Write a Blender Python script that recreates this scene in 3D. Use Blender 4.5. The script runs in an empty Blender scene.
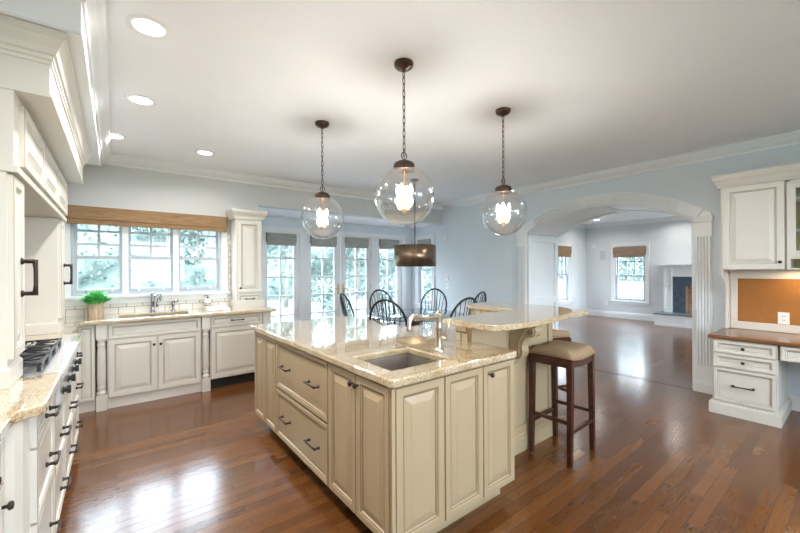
import bpy, math, random
from mathutils import Matrix, Vector
from mathutils.geometry import tessellate_polygon
random.seed(7)
S = bpy.context.scene
COL = S.collection
PI = math.pi

# ------------------------------------------------------------------ camera
F_PX, CY_PX, H_CAM, YAW, ROLL = 365.25, 269.24, 1.415, .661715, -.004386
cam = bpy.data.cameras.new('camera'); cam_o = bpy.data.objects.new('camera', cam); COL.objects.link(cam_o)
cam.sensor_width = 36; cam.lens = F_PX / 800 * 36
cam.shift_y = (CY_PX - 266.5) / 800
cam.clip_start = .02; cam.clip_end = 300
cam_o.matrix_world = Matrix.Translation((0, 0, H_CAM)) @ Matrix.Rotation(-YAW, 4, 'Z') @ Matrix.Rotation(PI/2, 4, 'X') @ Matrix.Rotation(ROLL, 4, 'Z')
S.camera = cam_o

# ------------------------------------------------------------------ sky, light, exposure
W = bpy.data.worlds.new('world'); S.world = W; W.use_nodes = True
wn = W.node_tree.nodes; wl_ = W.node_tree.links
bg = wn['Background']
tc = wn.new('ShaderNodeTexCoord'); sx = wn.new('ShaderNodeSeparateXYZ'); cr = wn.new('ShaderNodeValToRGB')
wl_.new(tc.outputs['Generated'], sx.inputs[0]); wl_.new(sx.outputs['Z'], cr.inputs[0])
cr.color_ramp.elements[0].position = .0; cr.color_ramp.elements[0].color = (.86, .93, 1, 1)
cr.color_ramp.elements[1].position = .6; cr.color_ramp.elements[1].color = (.74, .87, 1, 1)
wl_.new(cr.outputs[0], bg.inputs[0]); bg.inputs[1].default_value = 15.0
S.view_settings.view_transform = 'Standard'; S.view_settings.look = 'None'
S.view_settings.gamma = 1; S.view_settings.use_curve_mapping = False
S.view_settings.exposure = 0.55
cy = S.cycles
cy.max_bounces = 10; cy.diffuse_bounces = 6; cy.glossy_bounces = 4; cy.transmission_bounces = 6; cy.transparent_max_bounces = 16
cy.sample_clamp_indirect = 8; cy.caustics_reflective = False; cy.caustics_refractive = False
try: cy.use_denoising = True
except Exception: pass
CAN_W, PEND_W = 8, 15
CAN_COL = (1, .95, .89)
def area_portal(loc, rot, sx_, sy_):
    l = bpy.data.lights.new('window_portal', 'AREA'); l.shape = 'RECTANGLE'; l.size = sx_; l.size_y = sy_
    l.cycles.is_portal = True
    o = bpy.data.objects.new('window_portal', l); o.location = loc; o.rotation_euler = rot; COL.objects.link(o)
area_portal((.4, 5.62, 1.6), (-PI/2, 0, 0), 1.6, 1.1)
area_portal((3.5, 6.6, 1.1), (-PI/2, 0, 0), 3.2, 2.1)
area_portal((5.6, 5.95, 1.35), (PI/2, 0, PI/2), .6, 1.6)
area_portal((11.6, 4.1, 1.25), (PI/2, 0, PI/2), .8, 1.6)
area_portal((9.8, 5.6, 1.25), (-PI/2, 0, 0), .9, 1.6)
area_portal((2.0, -2.8, 1.3), (PI/2, 0, 0), 4.4, 2.1)
area_portal((8.8, -1.9, 1.3), (PI/2, 0, 0), 3.0, 1.9)

# ------------------------------------------------------------------ materials
MATS = {}
def mat(name, col, rough=.5, metal=0, coat=0, emis=None, estr=0, spec=.5):
    if name in MATS: return MATS[name]
    m = bpy.data.materials.new(name); m.use_nodes = True; b = m.node_tree.nodes['Principled BSDF']
    b.inputs['Base Color'].default_value = (*col, 1); b.inputs['Roughness'].default_value = rough
    b.inputs['Metallic'].default_value = metal; b.inputs['Coat Weight'].default_value = coat
    b.inputs['Specular IOR Level'].default_value = spec
    if emis: b.inputs['Emission Color'].default_value = (*emis, 1); b.inputs['Emission Strength'].default_value = estr
    MATS[name] = m; return m
def nodes(m): return m.node_tree.nodes, m.node_tree.links, m.node_tree.nodes['Principled BSDF']
def ramp(n, stops):
    r = n.new('ShaderNodeValToRGB'); e = r.color_ramp.elements
    while len(e) < len(stops): e.new(.5)
    for i, (p, c) in enumerate(stops): e[i].position = p; e[i].color = (*c, 1)
    return r
def coords(n, l, scale=(1, 1, 1), rot=(0, 0, 0)):
    t = n.new('ShaderNodeTexCoord'); g = n.new('ShaderNodeMapping'); g.inputs['Scale'].default_value = scale; g.inputs['Rotation'].default_value = rot
    l.new(t.outputs['Object'], g.inputs['Vector']); return g
def noise(n, l, vec, scale, detail=4, rough=.5):
    t = n.new('ShaderNodeTexNoise'); t.inputs['Scale'].default_value = scale; t.inputs['Detail'].default_value = detail; t.inputs['Roughness'].default_value = rough
    l.new(vec.outputs[0], t.inputs['Vector']); return t
def subtle(name, col, rough, amt=.04, scale=3, **k):
    m = mat(name, col, rough, **k); n, l, b = nodes(m); g = coords(n, l); t = noise(n, l, g, scale)
    lo = tuple(c*(1-amt) for c in col); hi = tuple(min(1, c*(1+amt)) for c in col)
    r = ramp(n, [(.3, lo), (.7, hi)]); l.new(t.outputs[0], r.inputs[0]); l.new(r.outputs[0], b.inputs['Base Color']); return m
M_wall_blue = subtle('paint_pale_blue', (.65, .715, .76), .6, .015)
M_wall_warm_lit = subtle('paint_warm_lit', (.58, .60, .60), .6, .015)  # same wall paint, with the tint of the warm can lights put into its colour
M_wall_liv = subtle('paint_living', (.66, .69, .715), .6, .015)
M_ceil = subtle('paint_ceiling', (.90, .93, .97), .7, .01)
M_trim = subtle('paint_trim', (.78, .80, .81), .35, .01)
M_sash = subtle('paint_sash', (.44, .49, .53), .45, .01)
M_white = subtle('cabinet_white', (.67, .65, .59), .35, .015)
M_wglaze = mat('cabinet_white_glaze', (.40, .36, .28), .4)
M_isl = subtle('cabinet_cream', (.43, .335, .21), .35, .02)
M_iglaze = mat('cabinet_cream_glaze', (.25, .18, .10), .4)
M_bronze = subtle('dark_bronze', (.05, .035, .028), .35, .2, 60, metal=.7)
M_copper = subtle('antique_bronze', (.055, .034, .024), .3, .4, 12, metal=.75)
M_brass = mat('soft_gold', (.75, .52, .25), .3, .9)
M_nickel = subtle('brushed_nickel', (.50, .43, .35), .3, .05, 30, metal=.95)
M_chrome = mat('pewter', (.42, .44, .46), .22, 1)
M_steel = subtle('stainless', (.62, .64, .67), .25, .04, 20, metal=.95)
M_sink = subtle('sink_steel', (.42, .38, .34), .38, .06, 20, metal=.7)
M_steel_l = mat('stainless_ledge', (.78, .80, .84), .22, .75)
M_iron = mat('cast_iron', (.03, .03, .035), .4, .4)
M_black = mat('black_gap', (.012, .011, .01), .6)
M_chair = mat('black_lacquer', (.012, .022, .024), .28)
M_dwood = subtle('espresso_wood', (.055, .018, .012), .25, .3, 20)
M_fabric = subtle('tan_upholstery', (.29, .20, .115), .75, .08, 40)
M_plate = mat('plate_white', (.82, .82, .80), .4)
M_slot = mat('slot_dark', (.12, .11, .10), .5)
M_slate = subtle('blue_slate', (.06, .085, .115), .4, .3, 12)
M_hearth = subtle('hearth_slab', (.16, .19, .21), .3, .1, 8)
M_grille = mat('speaker_grille', (.50, .56, .59), .6)
M_bulb = mat('bulb_glow', (1, .9, .7), .4, emis=(1, .92, .78), estr=30)
M_canglow = mat('lens_glow', (1, 1, 1), .4, emis=(1, .97, .92), estr=9)
M_candle = mat('candle_sleeve', (.9, .85, .72), .5)
M_towel = subtle('towel', (.80, .82, .84), .9, .1, 60)
M_soap = mat('soap_white', (.82, .83, .82), .3)
M_soil = mat('soil', (.05, .035, .02), .9)
M_sunk = mat('door_brass', (.45, .36, .18), .3, .9)
M_plaster = mat('outside_ground', (.6, .6, .58), .9)

def m_glass(name, tint=(1, 1, 1), lo=.03, hi=.6, blend=.25, rough=.0):
    m = bpy.data.materials.new(name); m.use_nodes = True; n = m.node_tree.nodes; l = m.node_tree.links
    n.remove(n['Principled BSDF']); out = n['Material Output']
    tr = n.new('ShaderNodeBsdfTransparent'); tr.inputs[0].default_value = (*tint, 1)
    gl = n.new('ShaderNodeBsdfGlossy'); gl.inputs['Roughness'].default_value = rough
    lw = n.new('ShaderNodeLayerWeight'); lw.inputs[0].default_value = blend
    mr = n.new('ShaderNodeMapRange'); mr.inputs['To Min'].default_value = lo; mr.inputs['To Max'].default_value = hi
    mx = n.new('ShaderNodeMixShader'); l.new(lw.outputs['Facing'], mr.inputs['Value']); l.new(mr.outputs[0], mx.inputs[0])
    l.new(tr.outputs[0], mx.inputs[1]); l.new(gl.outputs[0], mx.inputs[2]); l.new(mx.outputs[0], out.inputs[0]); return m
M_pane = m_glass('window_glass', (.97, .99, 1), .03, .35, .2)
M_globe = m_glass('globe_glass', (.97, .975, .98), .035, .9, .3)
M_tglass = m_glass('table_glass', (.86, .94, .95), .12, .8, .4)

def m_granite():
    m = mat('granite', (.7, .6, .45), .08, coat=1); n, l, b = nodes(m); b.inputs['Coat IOR'].default_value = 1.85; b.inputs['Coat Roughness'].default_value = .03; g = coords(n, l)
    a = noise(n, l, g, 9, 5, .6); c = noise(n, l, g, 120, 3, .7); v = n.new('ShaderNodeTexVoronoi'); v.inputs['Scale'].default_value = 70; l.new(g.outputs[0], v.inputs[0])
    r1 = ramp(n, [(.3, (.50, .40, .24)), (.5, (.60, .51, .35)), (.72, (.70, .64, .52))]); l.new(a.outputs[0], r1.inputs[0])
    r2 = ramp(n, [(.36, (.16, .08, .035)), (.46, (.62, .42, .2)), (.56, (1, 1, 1))]); l.new(c.outputs[0], r2.inputs[0])
    r3 = ramp(n, [(.1, (.72, .62, .5)), (.35, (1, 1, 1))]); l.new(v.outputs[0], r3.inputs[0])
    x = n.new('ShaderNodeMixRGB'); x.blend_type = 'MULTIPLY'; x.inputs[0].default_value = .6; l.new(r1.outputs[0], x.inputs[1]); l.new(r2.outputs[0], x.inputs[2])
    y = n.new('ShaderNodeMixRGB'); y.blend_type = 'MULTIPLY'; y.inputs[0].default_value = .6; l.new(x.outputs[0], y.inputs[1]); l.new(r3.outputs[0], y.inputs[2])
    l.new(y.outputs[0], b.inputs['Base Color']); return m
M_granite = m_granite()
def m_floor():
    m = mat('oak_floor', (.3, .13, .05), .2, spec=.8); n, l, b = nodes(m); g = coords(n, l)
    br = n.new('ShaderNodeTexBrick'); br.offset = .37; br.inputs['Scale'].default_value = 1; br.inputs['Brick Width'].default_value = .95; br.inputs['Row Height'].default_value = .070
    br.inputs['Mortar Size'].default_value = .0016; br.inputs['Mortar Smooth'].default_value = .1; br.inputs['Bias'].default_value = 0
    br.inputs['Color1'].default_value = (0, 0, 0, 1); br.inputs['Color2'].default_value = (1, 1, 1, 1); br.inputs['Mortar'].default_value = (.5, .5, .5, 1); l.new(g.outputs[0], br.inputs[0])
    # grain: distorted noise stretched along the board, shifted per board
    add = n.new('ShaderNodeVectorMath'); add.operation = 'MULTIPLY_ADD'; l.new(br.outputs[0], add.inputs[0]); add.inputs[1].default_value = (7, 3, 5); l.new(g.outputs[0], add.inputs[2])
    mp = n.new('ShaderNodeMapping'); mp.inputs['Scale'].default_value = (1.1, 15, 1); l.new(add.outputs[0], mp.inputs[0])
    gr = noise(n, l, mp, 1.6, 2, .4)
    wv = n.new('ShaderNodeMath'); wv.operation = 'MULTIPLY'; l.new(gr.outputs[0], wv.inputs[0]); wv.inputs[1].default_value = 70
    sn = n.new('ShaderNodeMath'); sn.operation = 'SINE'; l.new(wv.outputs[0], sn.inputs[0])
    base = ramp(n, [(0, (.092, .033, .009)), (.35, (.118, .043, .011)), (.65, (.142, .053, .014)), (1, (.178, .070, .019))]); l.new(br.outputs[0], base.inputs[0])
    gr2 = ramp(n, [(.0, (.62, .55, .5)), (.4, (1, 1, 1)), (1, (1.0, 1.0, 1.0))])
    ad = n.new('ShaderNodeMapRange'); ad.inputs['From Min'].default_value = -1; l.new(sn.outputs[0], ad.inputs[0]); l.new(ad.outputs[0], gr2.inputs[0])
    x = n.new('ShaderNodeMixRGB'); x.blend_type = 'MULTIPLY'; x.inputs[0].default_value = .5; l.new(base.outputs[0], x.inputs[1]); l.new(gr2.outputs[0], x.inputs[2])
    y = n.new('ShaderNodeMixRGB'); l.new(br.outputs['Fac'], y.inputs[0]); l.new(x.outputs[0], y.inputs[1]); y.inputs[2].default_value = (.07, .025, .01, 1)
    l.new(y.outputs[0], b.inputs['Base Color'])
    rn = noise(n, l, g, 5, 3); rr = n.new('ShaderNodeMapRange'); rr.inputs['To Min'].default_value = .15; rr.inputs['To Max'].default_value = .23; l.new(rn.outputs[0], rr.inputs[0]); l.new(rr.outputs[0], b.inputs['Roughness'])
    bp = n.new('ShaderNodeBump'); bp.inputs['Strength'].default_value = .05; bp.inputs['Distance'].default_value = .001; l.new(gr.outputs[0], bp.inputs['Height'])
    b2 = n.new('ShaderNodeBump'); b2.invert = True; b2.inputs['Strength'].default_value = .5; b2.inputs['Distance'].default_value = .0015; l.new(br.outputs['Fac'], b2.inputs['Height']); l.new(bp.outputs[0], b2.inputs['Normal']); l.new(b2.outputs[0], b.inputs['Normal'])
    return m
M_floor = m_floor()
def m_brick(name, c1, c2, mortar, bw, bh, ms, plane='xz', rough=.3, bump=.3):
    m = mat(name, c1, rough); n, l, b = nodes(m)
    t = n.new('ShaderNodeTexCoord'); sp = n.new('ShaderNodeSeparateXYZ'); cb = n.new('ShaderNodeCombineXYZ'); l.new(t.outputs['Object'], sp.inputs[0])
    if plane == 'xyz':
        a_ = n.new('ShaderNodeMath'); l.new(sp.outputs['X'], a_.inputs[0]); l.new(sp.outputs['Y'], a_.inputs[1]); l.new(a_.outputs[0], cb.inputs['X'])
    else: l.new(sp.outputs[plane[0].upper()], cb.inputs['X'])
    l.new(sp.outputs['Z'], cb.inputs['Y'])
    br = n.new('ShaderNodeTexBrick'); br.inputs['Scale'].default_value = 1; br.inputs['Brick Width'].default_value = bw; br.inputs['Row Height'].default_value = bh; br.inputs['Mortar Size'].default_value = ms
    br.inputs['Color1'].default_value = (*c1, 1); br.inputs['Color2'].default_value = (*c2, 1); br.inputs['Mortar'].default_value = (*mortar, 1); l.new(cb.outputs[0], br.inputs[0])
    l.new(br.outputs[0], b.inputs['Base Color']); bp = n.new('ShaderNodeBump'); bp.invert = True; bp.inputs['Strength'].default_value = bump; bp.inputs['Distance'].default_value = .003
    l.new(br.outputs['Fac'], bp.inputs['Height']); l.new(bp.outputs[0], b.inputs['Normal']); return m
M_tile = m_brick('subway_tile', (.76, .75, .70), (.70, .69, .64), (.33, .30, .26), .152, .076, .004, 'xyz', .2)
M_tilew = m_brick('bar_tile', (.74, .68, .54), (.68, .60, .45), (.25, .19, .11), .10, .065, .006, 'xyz', .35)
M_fbrick = m_brick('fire_brick', (.50, .30, .17), (.36, .20, .11), (.22, .15, .10), .21, .065, .008, 'xyz', .8)
def m_woven(name, c1, c2, c3):
    m = mat(name, c1, .8); n, l, b = nodes(m); g = coords(n, l, (3, 3, 90)); t = noise(n, l, g, 3, 5, .6)
    r = ramp(n, [(.3, c1), (.5, c2), (.7, c3)]); l.new(t.outputs[0], r.inputs[0]); l.new(r.outputs[0], b.inputs['Base Color'])
    bp = n.new('ShaderNodeBump'); bp.inputs['Strength'].default_value = .5; bp.inputs['Distance'].default_value = .004; l.new(t.outputs[0], bp.inputs['Height']); l.new(bp.outputs[0], b.inputs['Normal']); return m
M_bamboo = m_woven('bamboo_shade', (.17, .095, .04), (.27, .165, .08), (.38, .25, .13))
M_greysh = m_woven('grey_woven_shade', (.20, .20, .175), (.34, .34, .31), (.48, .48, .44))
M_livsh = m_woven('brown_woven_shade', (.14, .09, .06), (.28, .19, .13), (.42, .32, .24))
def m_woodgrain(name, a, c, sc=(1, 12, 12), rough=.3):
    m = mat(name, a, rough); n, l, b = nodes(m); g = coords(n, l, sc); t = noise(n, l, g, 4, 5, .6)
    r = ramp(n, [(.3, a), (.7, c)]); l.new(t.outputs[0], r.inputs[0]); l.new(r.outputs[0], b.inputs['Base Color']); return m
M_desk = m_woodgrain('cherry_top', (.13, .05, .018), (.22, .095, .035), (14, 1, 14), .18)
M_pot = m_woodgrain('birch_pot', (.42, .30, .20), (.72, .60, .47), (14, 14, 1), .7)
M_tablewood = m_woodgrain('table_base_wood', (.18, .09, .04), (.28, .15, .07), (1, 1, 1), .4)
M_cork = subtle('cork', (.33, .135, .03), .85, .12, 90)
M_seatw = m_woodgrain('chair_seat_wood', (.10, .055, .03), (.18, .10, .055), (2, 14, 2), .3)
def m_leaf(name, a, c, sc=3):
    m = mat(name, a, .6); n, l, b = nodes(m); g = coords(n, l); t = noise(n, l, g, sc, 3)
    r = ramp(n, [(.35, a), (.65, c)]); l.new(t.outputs[0], r.inputs[0]); l.new(r.outputs[0], b.inputs['Base Color'])
    return m
M_leaf = m_leaf('plant_green', (.06, .42, .08), (.20, .70, .24), 25)
M_tree = m_leaf('tree_leaf', (.05, .08, .078), (.15, .19, .18), 1.5)
M_tree2 = m_leaf('tree_leaf_pale', (.075, .11, .10), (.19, .235, .215), 1.5)
M_lawn = m_leaf('lawn_grass', (.13, .17, .13), (.18, .21, .17), .6)
M_bark = subtle('bark', (.20, .18, .17), .9, .3, 5)
M_patio = subtle('patio', (.18, .185, .19), .8, .06, 2)
M_drum = None
def m_drum():
    m = mat('drum_bronze', (.25, .17, .11), .3, .9); n, l, b = nodes(m); g = coords(n, l, (1, 1, .2)); t = noise(n, l, g, 12, 4)
    r = ramp(n, [(.3, (.16, .12, .09)), (.7, (.34, .23, .15))]); l.new(t.outputs[0], r.inputs[0]); l.new(r.outputs[0], b.inputs['Base Color']); return m
M_drum = m_drum()

# ------------------------------------------------------------------ mesh helpers
def wloc(o):
    v = Vector((0, 0, 0))
    while o is not None: v = v + o.location; o = o.parent
    return v
I4 = Matrix.Identity(4)
def T(x, y, z): return Matrix.Translation((x, y, z))
def RZ(a): return Matrix.Rotation(a, 4, 'Z')
def RX(a): return Matrix.Rotation(a, 4, 'X')
def RY(a): return Matrix.Rotation(a, 4, 'Y')
class MB:
    def __init__(s, M=None): s.v = []; s.f = []; s.mi = []; s.sm = []; s.M = M or I4
    def add(s, vs, fs, mi=0, sm=False):
        b = len(s.v); s.v += [s.M @ Vector(p) for p in vs]
        for f in fs: s.f.append([b+i for i in f]); s.mi.append(mi); s.sm.append(sm)
        return s
    def box(s, x0, x1, y0, y1, z0, z1, mi=0):
        if x0 > x1: x0, x1 = x1, x0
        if y0 > y1: y0, y1 = y1, y0
        if z0 > z1: z0, z1 = z1, z0
        return s.add([(x0,y0,z0),(x1,y0,z0),(x1,y1,z0),(x0,y1,z0),(x0,y0,z1),(x1,y0,z1),(x1,y1,z1),(x0,y1,z1)],
              [(0,3,2,1),(4,5,6,7),(0,1,5,4),(1,2,6,5),(2,3,7,6),(3,0,4,7)], mi)
    def hexa(s, p, mi=0): return s.add(p, [(0,3,2,1),(4,5,6,7),(0,1,5,4),(1,2,6,5),(2,3,7,6),(3,0,4,7)], mi)
    def lathe(s, prof, n=24, c=(0, 0, 0), mi=0, sm=True, cap=True):
        vs = []; k = len(prof)
        for i in range(n):
            a = 2*PI*i/n
            for r, z in prof: vs.append((c[0]+r*math.cos(a), c[1]+r*math.sin(a), c[2]+z))
        fs = []
        for i in range(n):
            j = (i+1) % n
            for q in range(k-1): fs.append((i*k+q, j*k+q, j*k+q+1, i*k+q+1))
        s.add(vs, fs, mi, sm)
        if cap:
            for q in (0, k-1):
                if prof[q][0] > 1e-4: s.add([vs[i*k+q] for i in range(n)], [tuple(range(n)) if q else tuple(range(n-1, -1, -1))], mi)
        return s
    def tube(s, pts, r, n=8, closed=False, mi=0, cap=True, sm=True):
        pts = [Vector(p) for p in pts]; m = len(pts); rr = r if isinstance(r, (list, tuple)) else [r]*m
        vs = []; up = None
        for i, p in enumerate(pts):
            if closed: d = pts[(i+1) % m]-pts[i-1]
            else: d = pts[min(i+1, m-1)]-pts[max(i-1, 0)]
            d.normalize()
            if up is None: up = Vector((0, 0, 1)) if abs(d.z) < .9 else Vector((1, 0, 0))
            a = d.cross(up); 
            if a.length < 1e-6: a = d.cross(Vector((0, 1, 0)))
            a.normalize(); b = a.cross(d); up = b
            for k in range(n):
                t = 2*PI*k/n; vs.append(p + (a*math.cos(t)+b*math.sin(t))*rr[i])
        fs = []
        for i in range(m if closed else m-1):
            j = (i+1) % m
            for k in range(n): k2 = (k+1) % n; fs.append((i*n+k, i*n+k2, j*n+k2, j*n+k))
        if cap and not closed: fs.append(tuple(range(n-1, -1, -1))); fs.append(tuple((m-1)*n+k for k in range(n)))
        return s.add(vs, fs, mi, sm)
    def prism(s, poly, z0, z1, holes=(), mi=0, M=None):
        loops = [list(poly)]+[list(h) for h in holes]
        tri = tessellate_polygon([[Vector((x, y, 0)) for x, y in L] for L in loops])
        fl = [p for L in loops for p in L]; N = len(fl); old = s.M
        if M is not None: s.M = old @ M
        vs = [(x, y, z0) for x, y in fl]+[(x, y, z1) for x, y in fl]; fs = []
        for a, b, c in tri:
            (ax, ay), (bx, by), (cx, cy_) = fl[a], fl[b], fl[c]
            if (bx-ax)*(cy_-ay)-(by-ay)*(cx-ax) < 0: b, c = c, b
            fs += [(c, b, a), (N+a, N+b, N+c)]
        k = 0
        for L in loops:
            m = len(L); ar = sum(L[i][0]*L[(i+1) % m][1]-L[(i+1) % m][0]*L[i][1] for i in range(m)); outer = (k == 0)
            for i in range(m):
                a = k+i; b = k+(i+1) % m
                fs.append((a, b, N+b, N+a) if (ar > 0) == outer else (b, a, N+a, N+b))
            k += m
        s.add(vs, fs, mi); s.M = old; return s
    def sweep(s, path, prof, side=1, closed=False, mi=0, sm=False):
        # path: xy polyline; prof: (out, z) points, out measured to the left (side=1) or right of the path
        P = [Vector((x, y)) for x, y in path]; m = len(P); vs = []; k = len(prof)
        for i in range(m):
            d1 = (P[i]-P[i-1]).normalized() if (i > 0 or closed) else None
            d2 = (P[(i+1) % m]-P[i]).normalized() if (i < m-1 or closed) else None
            d1 = d1 or d2; d2 = d2 or d1
            n1 = Vector((-d1.y, d1.x))*side; n2 = Vector((-d2.y, d2.x))*side; n = n1+n2
            n = n/(1+n1.dot(n2)) if 1+n1.dot(n2) > .05 else n1
            for o, z in prof: vs.append((P[i].x+n.x*o, P[i].y+n.y*o, z))
        fs = []
        for i in range(m if closed else m-1):
            j = (i+1) % m
            for q in range(k): q2 = (q+1) % k; fs.append((i*k+q, j*k+q, j*k+q2, i*k+q2))
        if not closed: fs += [tuple(range(k)), tuple((m-1)*k+q for q in range(k-1, -1, -1))]
        return s.add(vs, fs, mi, sm)
    def rings(s, w, h, rg, mis=None, back=0):
        # nested rectangles on the xz plane, out = towards -y
        vs = []
        for ins, out in rg: vs += [(ins, -out, ins), (w-ins, -out, ins), (w-ins, -out, h-ins), (ins, -out, h-ins)]
        fs = []; n = len(rg); mis = mis or [0]*n
        b = len(s.v); s.v += [s.M @ Vector(p) for p in vs]
        for i in range(n-1):
            for k in range(4):
                k2 = (k+1) % 4; s.f.append([b+i*4+k, b+i*4+k2, b+i*4+4+k2, b+i*4+4+k]); s.mi.append(mis[i]); s.sm.append(False)
        s.f.append([b+(n-1)*4+k for k in range(4)]); s.mi.append(0); s.sm.append(False)
        s.f.append([b+k for k in (3, 2, 1, 0)]); s.mi.append(0); s.sm.append(False)
        return s
    def build(s, name, mats, parent=None, bevel=0, seg=2, local=False):
        me = bpy.data.meshes.new(name); off = Vector((0, 0, 0)) if local else wloc(parent)
        me.from_pydata([v-off for v in s.v], [], s.f)
        for m in (mats if isinstance(mats, (list, tuple)) else [mats]): me.materials.append(m)
        me.polygons.foreach_set('material_index', s.mi); me.polygons.foreach_set('use_smooth', s.sm)
        import bmesh
        bm = bmesh.new(); bm.from_mesh(me); bmesh.ops.recalc_face_normals(bm, faces=bm.faces); bm.to_mesh(me); bm.free()
        o = bpy.data.objects.new(name, me); COL.objects.link(o); o.parent = parent
        if bevel:
            b = o.modifiers.new('bevel', 'BEVEL'); b.width = bevel; b.segments = seg; b.limit_method = 'ANGLE'; b.angle_limit = .6
        return o
def tag(o, label, cat, group=None, kind=None):
    if label: o['label'] = label
    if cat: o['category'] = cat
    if group: o['group'] = group
    if kind: o['kind'] = kind
    return o
def thing(name, label, cat, loc=(0, 0, 0), group=None, rz=0):
    o = bpy.data.objects.new(name, None); COL.objects.link(o); o.location = loc; o.rotation_euler.z = rz; o.empty_display_size = .1
    return tag(o, label, cat, group)
def struct(name, mb, m, bevel=0): o = mb.build(name, m, None, bevel); o['kind'] = 'structure'; return o
def sroot(name, loc=(0, 0, 0)):
    o = bpy.data.objects.new(name, None); COL.objects.link(o); o.location = loc; o['kind'] = 'structure'; return o
def copy_tree(o, parent=None):
    c = o.copy(); COL.objects.link(c); c.parent = parent
    for ch in list(o.children): copy_tree(ch, c)
    return c
def circle(r, n=24, c=(0, 0)): return [(c[0]+r*math.cos(2*PI*i/n), c[1]+r*math.sin(2*PI*i/n)) for i in range(n)]

# local frames for cabinet faces: x along the face, -y out of it, z up
def FR(x, y, z, face):
    a = {'-y': 0, '+x': PI/2, '-x': -PI/2, '+y': PI}[face]
    return T(x, y, z) @ RZ(a)
RAISED = [(0, 0), (0, .018), (.003, .021), (1, .021), (1.001, .013), (1.012, .012), (1.016, .014), (1.045, .021), (1.048, .021)]
def door_mb(M, w, h, fr=.055, style='raised', t=.021):
    m = MB(M)
    if style == 'raised':
        rg = [(0, 0), (0, t-.003), (.003, t), (fr-.010, t), (fr-.006, t-.003), (fr, t-.004), (fr+.004, t-.011), (fr+.008, t-.013), (fr+.043, t-.002), (fr+.045, t)]
        mi = [0, 1, 0, 0, 1, 0, 1, 0, 0, 0]
    elif style == 'flat':   # recessed panel with moulded frame
        rg = [(0, 0), (0, t-.003), (.003, t), (fr-.010, t), (fr-.006, t-.003), (fr, t-.004), (fr+.004, t-.011), (fr+.009, t-.012)]
        mi = [0, 1, 0, 0, 1, 0, 1, 0]
    else:
        rg = [(0, 0), (0, t-.003), (.003, t)]; mi = [0, 1, 0]
    lim = min(w, h)/2-.004
    k = min(1, lim/rg[-1][0]) if rg[-1][0] > lim else 1
    return m.rings(w, h, [(a*k, b) for a, b in rg], mi)
def knob(parent, M, x, z, out=.021, mat_=None, r=.015):
    m = MB(M @ T(x, -out, z) @ RX(PI/2)); m.lathe([(.006, 0), (.006, .012), (r*.9, .016), (r, .022), (r*.8, .028), (0.0001, .030)], 12)
    return m.build('knob', mat_ or M_bronze, parent)
def pull(parent, M, x, z, L=.10, out=.021, vert=False, name='handle', r=.0055, stand=.032):
    m = MB(M @ T(x, -out, z) @ (RY(-PI/2) if vert else I4)); h = L/2
    for sx_ in (-1, 1): m.tube([(sx_*h, 0, 0), (sx_*h, -.006, 0), (sx_*h, -.010, 0), (sx_*h, -stand, 0)], [r*2, r*2, r*1.2, r*1.3], 8)
    m.tube([(-h-.010, -stand, 0), (-h*.5, -stand-.003, 0), (h*.5, -stand-.003, 0), (h+.008, -stand, 0)], [r*1.4, r, r, r*1.4], 8)
    return m.build(name, M_bronze, parent)
def front(parent, kind, M, w, h, mats, style='raised', fr=.055, hw=(), label=None):
    o = door_mb(M, w, h, fr, style).build(kind, mats, parent)
    if label: o['label'] = label
    for q in hw:
        if q[0] == 'knob': knob(o, M, q[1], q[2])
        elif q[0] == 'pull': pull(o, M, q[1], q[2], q[3] if len(q) > 3 else .10)
        elif q[0] == 'vpull': pull(o, M, q[1], q[2], q[3], vert=True, r=.008, stand=.045)
    return o
WM = [M_white, M_wglaze]; IM = [M_isl, M_iglaze]

# ------------------------------------------------------------------ the room
XL, YB, XR, ZC, XF, YLB = -.88, 5.38, 5.31, 2.74, 11.30, 5.29
YD, ZBAY, XBAY = 6.40, 2.34, 1.62
YFRONT = -2.6; YLF = -1.7; XJ = 6.23
struct('floor', MB().box(XL-.2, XF+.2, YFRONT-.2, YD+.2, -.12, 0), M_floor)
c = MB(); c.box(XL-.2, XJ, YFRONT-.2, YB+.02, ZC, ZC+.12); c.box(XJ, XF+.2, YLF-.2, YLB+.2, ZC, ZC+.12); struct('ceiling', c, M_ceil)
struct('ceiling_bay', MB().box(XBAY-.1, XR+.05, YB+.14, YD+.2, ZBAY, ZBAY+.3), M_ceil)
def holed(axis, at0, at1, a0, a1, z0, z1, holes):
    # wall slab between at0..at1 on the given axis with rectangular holes (a0,a1,z0,z1)
    m = MB(); xs = sorted({a0, a1, *[h[0] for h in holes], *[h[1] for h in holes]}); zs = sorted({z0, z1, *[h[2] for h in holes], *[h[3] for h in holes]})
    for i in range(len(xs)-1):
        for j in range(len(zs)-1):
            cx, cz = (xs[i]+xs[i+1])/2, (zs[j]+zs[j+1])/2
            if any(h[0] < cx < h[1] and h[2] < cz < h[3] for h in holes): continue
            if axis == 'y': m.box(xs[i], xs[i+1], at0, at1, zs[j], zs[j+1])
            else: m.box(at0, at1, xs[i], xs[i+1], zs[j], zs[j+1])
    return m
KW = (-.39, 1.125, 1.13, 2.04)       # kitchen window opening
struct('wall_left', MB().box(XL-.15, XL, YFRONT, YB+.14, 0, ZC), M_wall_warm_lit)
struct('wall_back', holed('y', YB, YB+.14, XL, XR, 0, ZC, [KW, (XBAY, XR, 0, ZBAY)]), M_wall_warm_lit)
struct('wall_bay_left', MB().box(XBAY-.12, XBAY, YB+.14, YD, 0, ZBAY), M_wall_blue)
DH = (1.97, 5.05, 0, 2.077)
struct('wall_bay_back', holed('y', YD, YD+.14, XBAY-.12, XR+.2, 0, ZBAY, [DH]), M_wall_blue)
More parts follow.
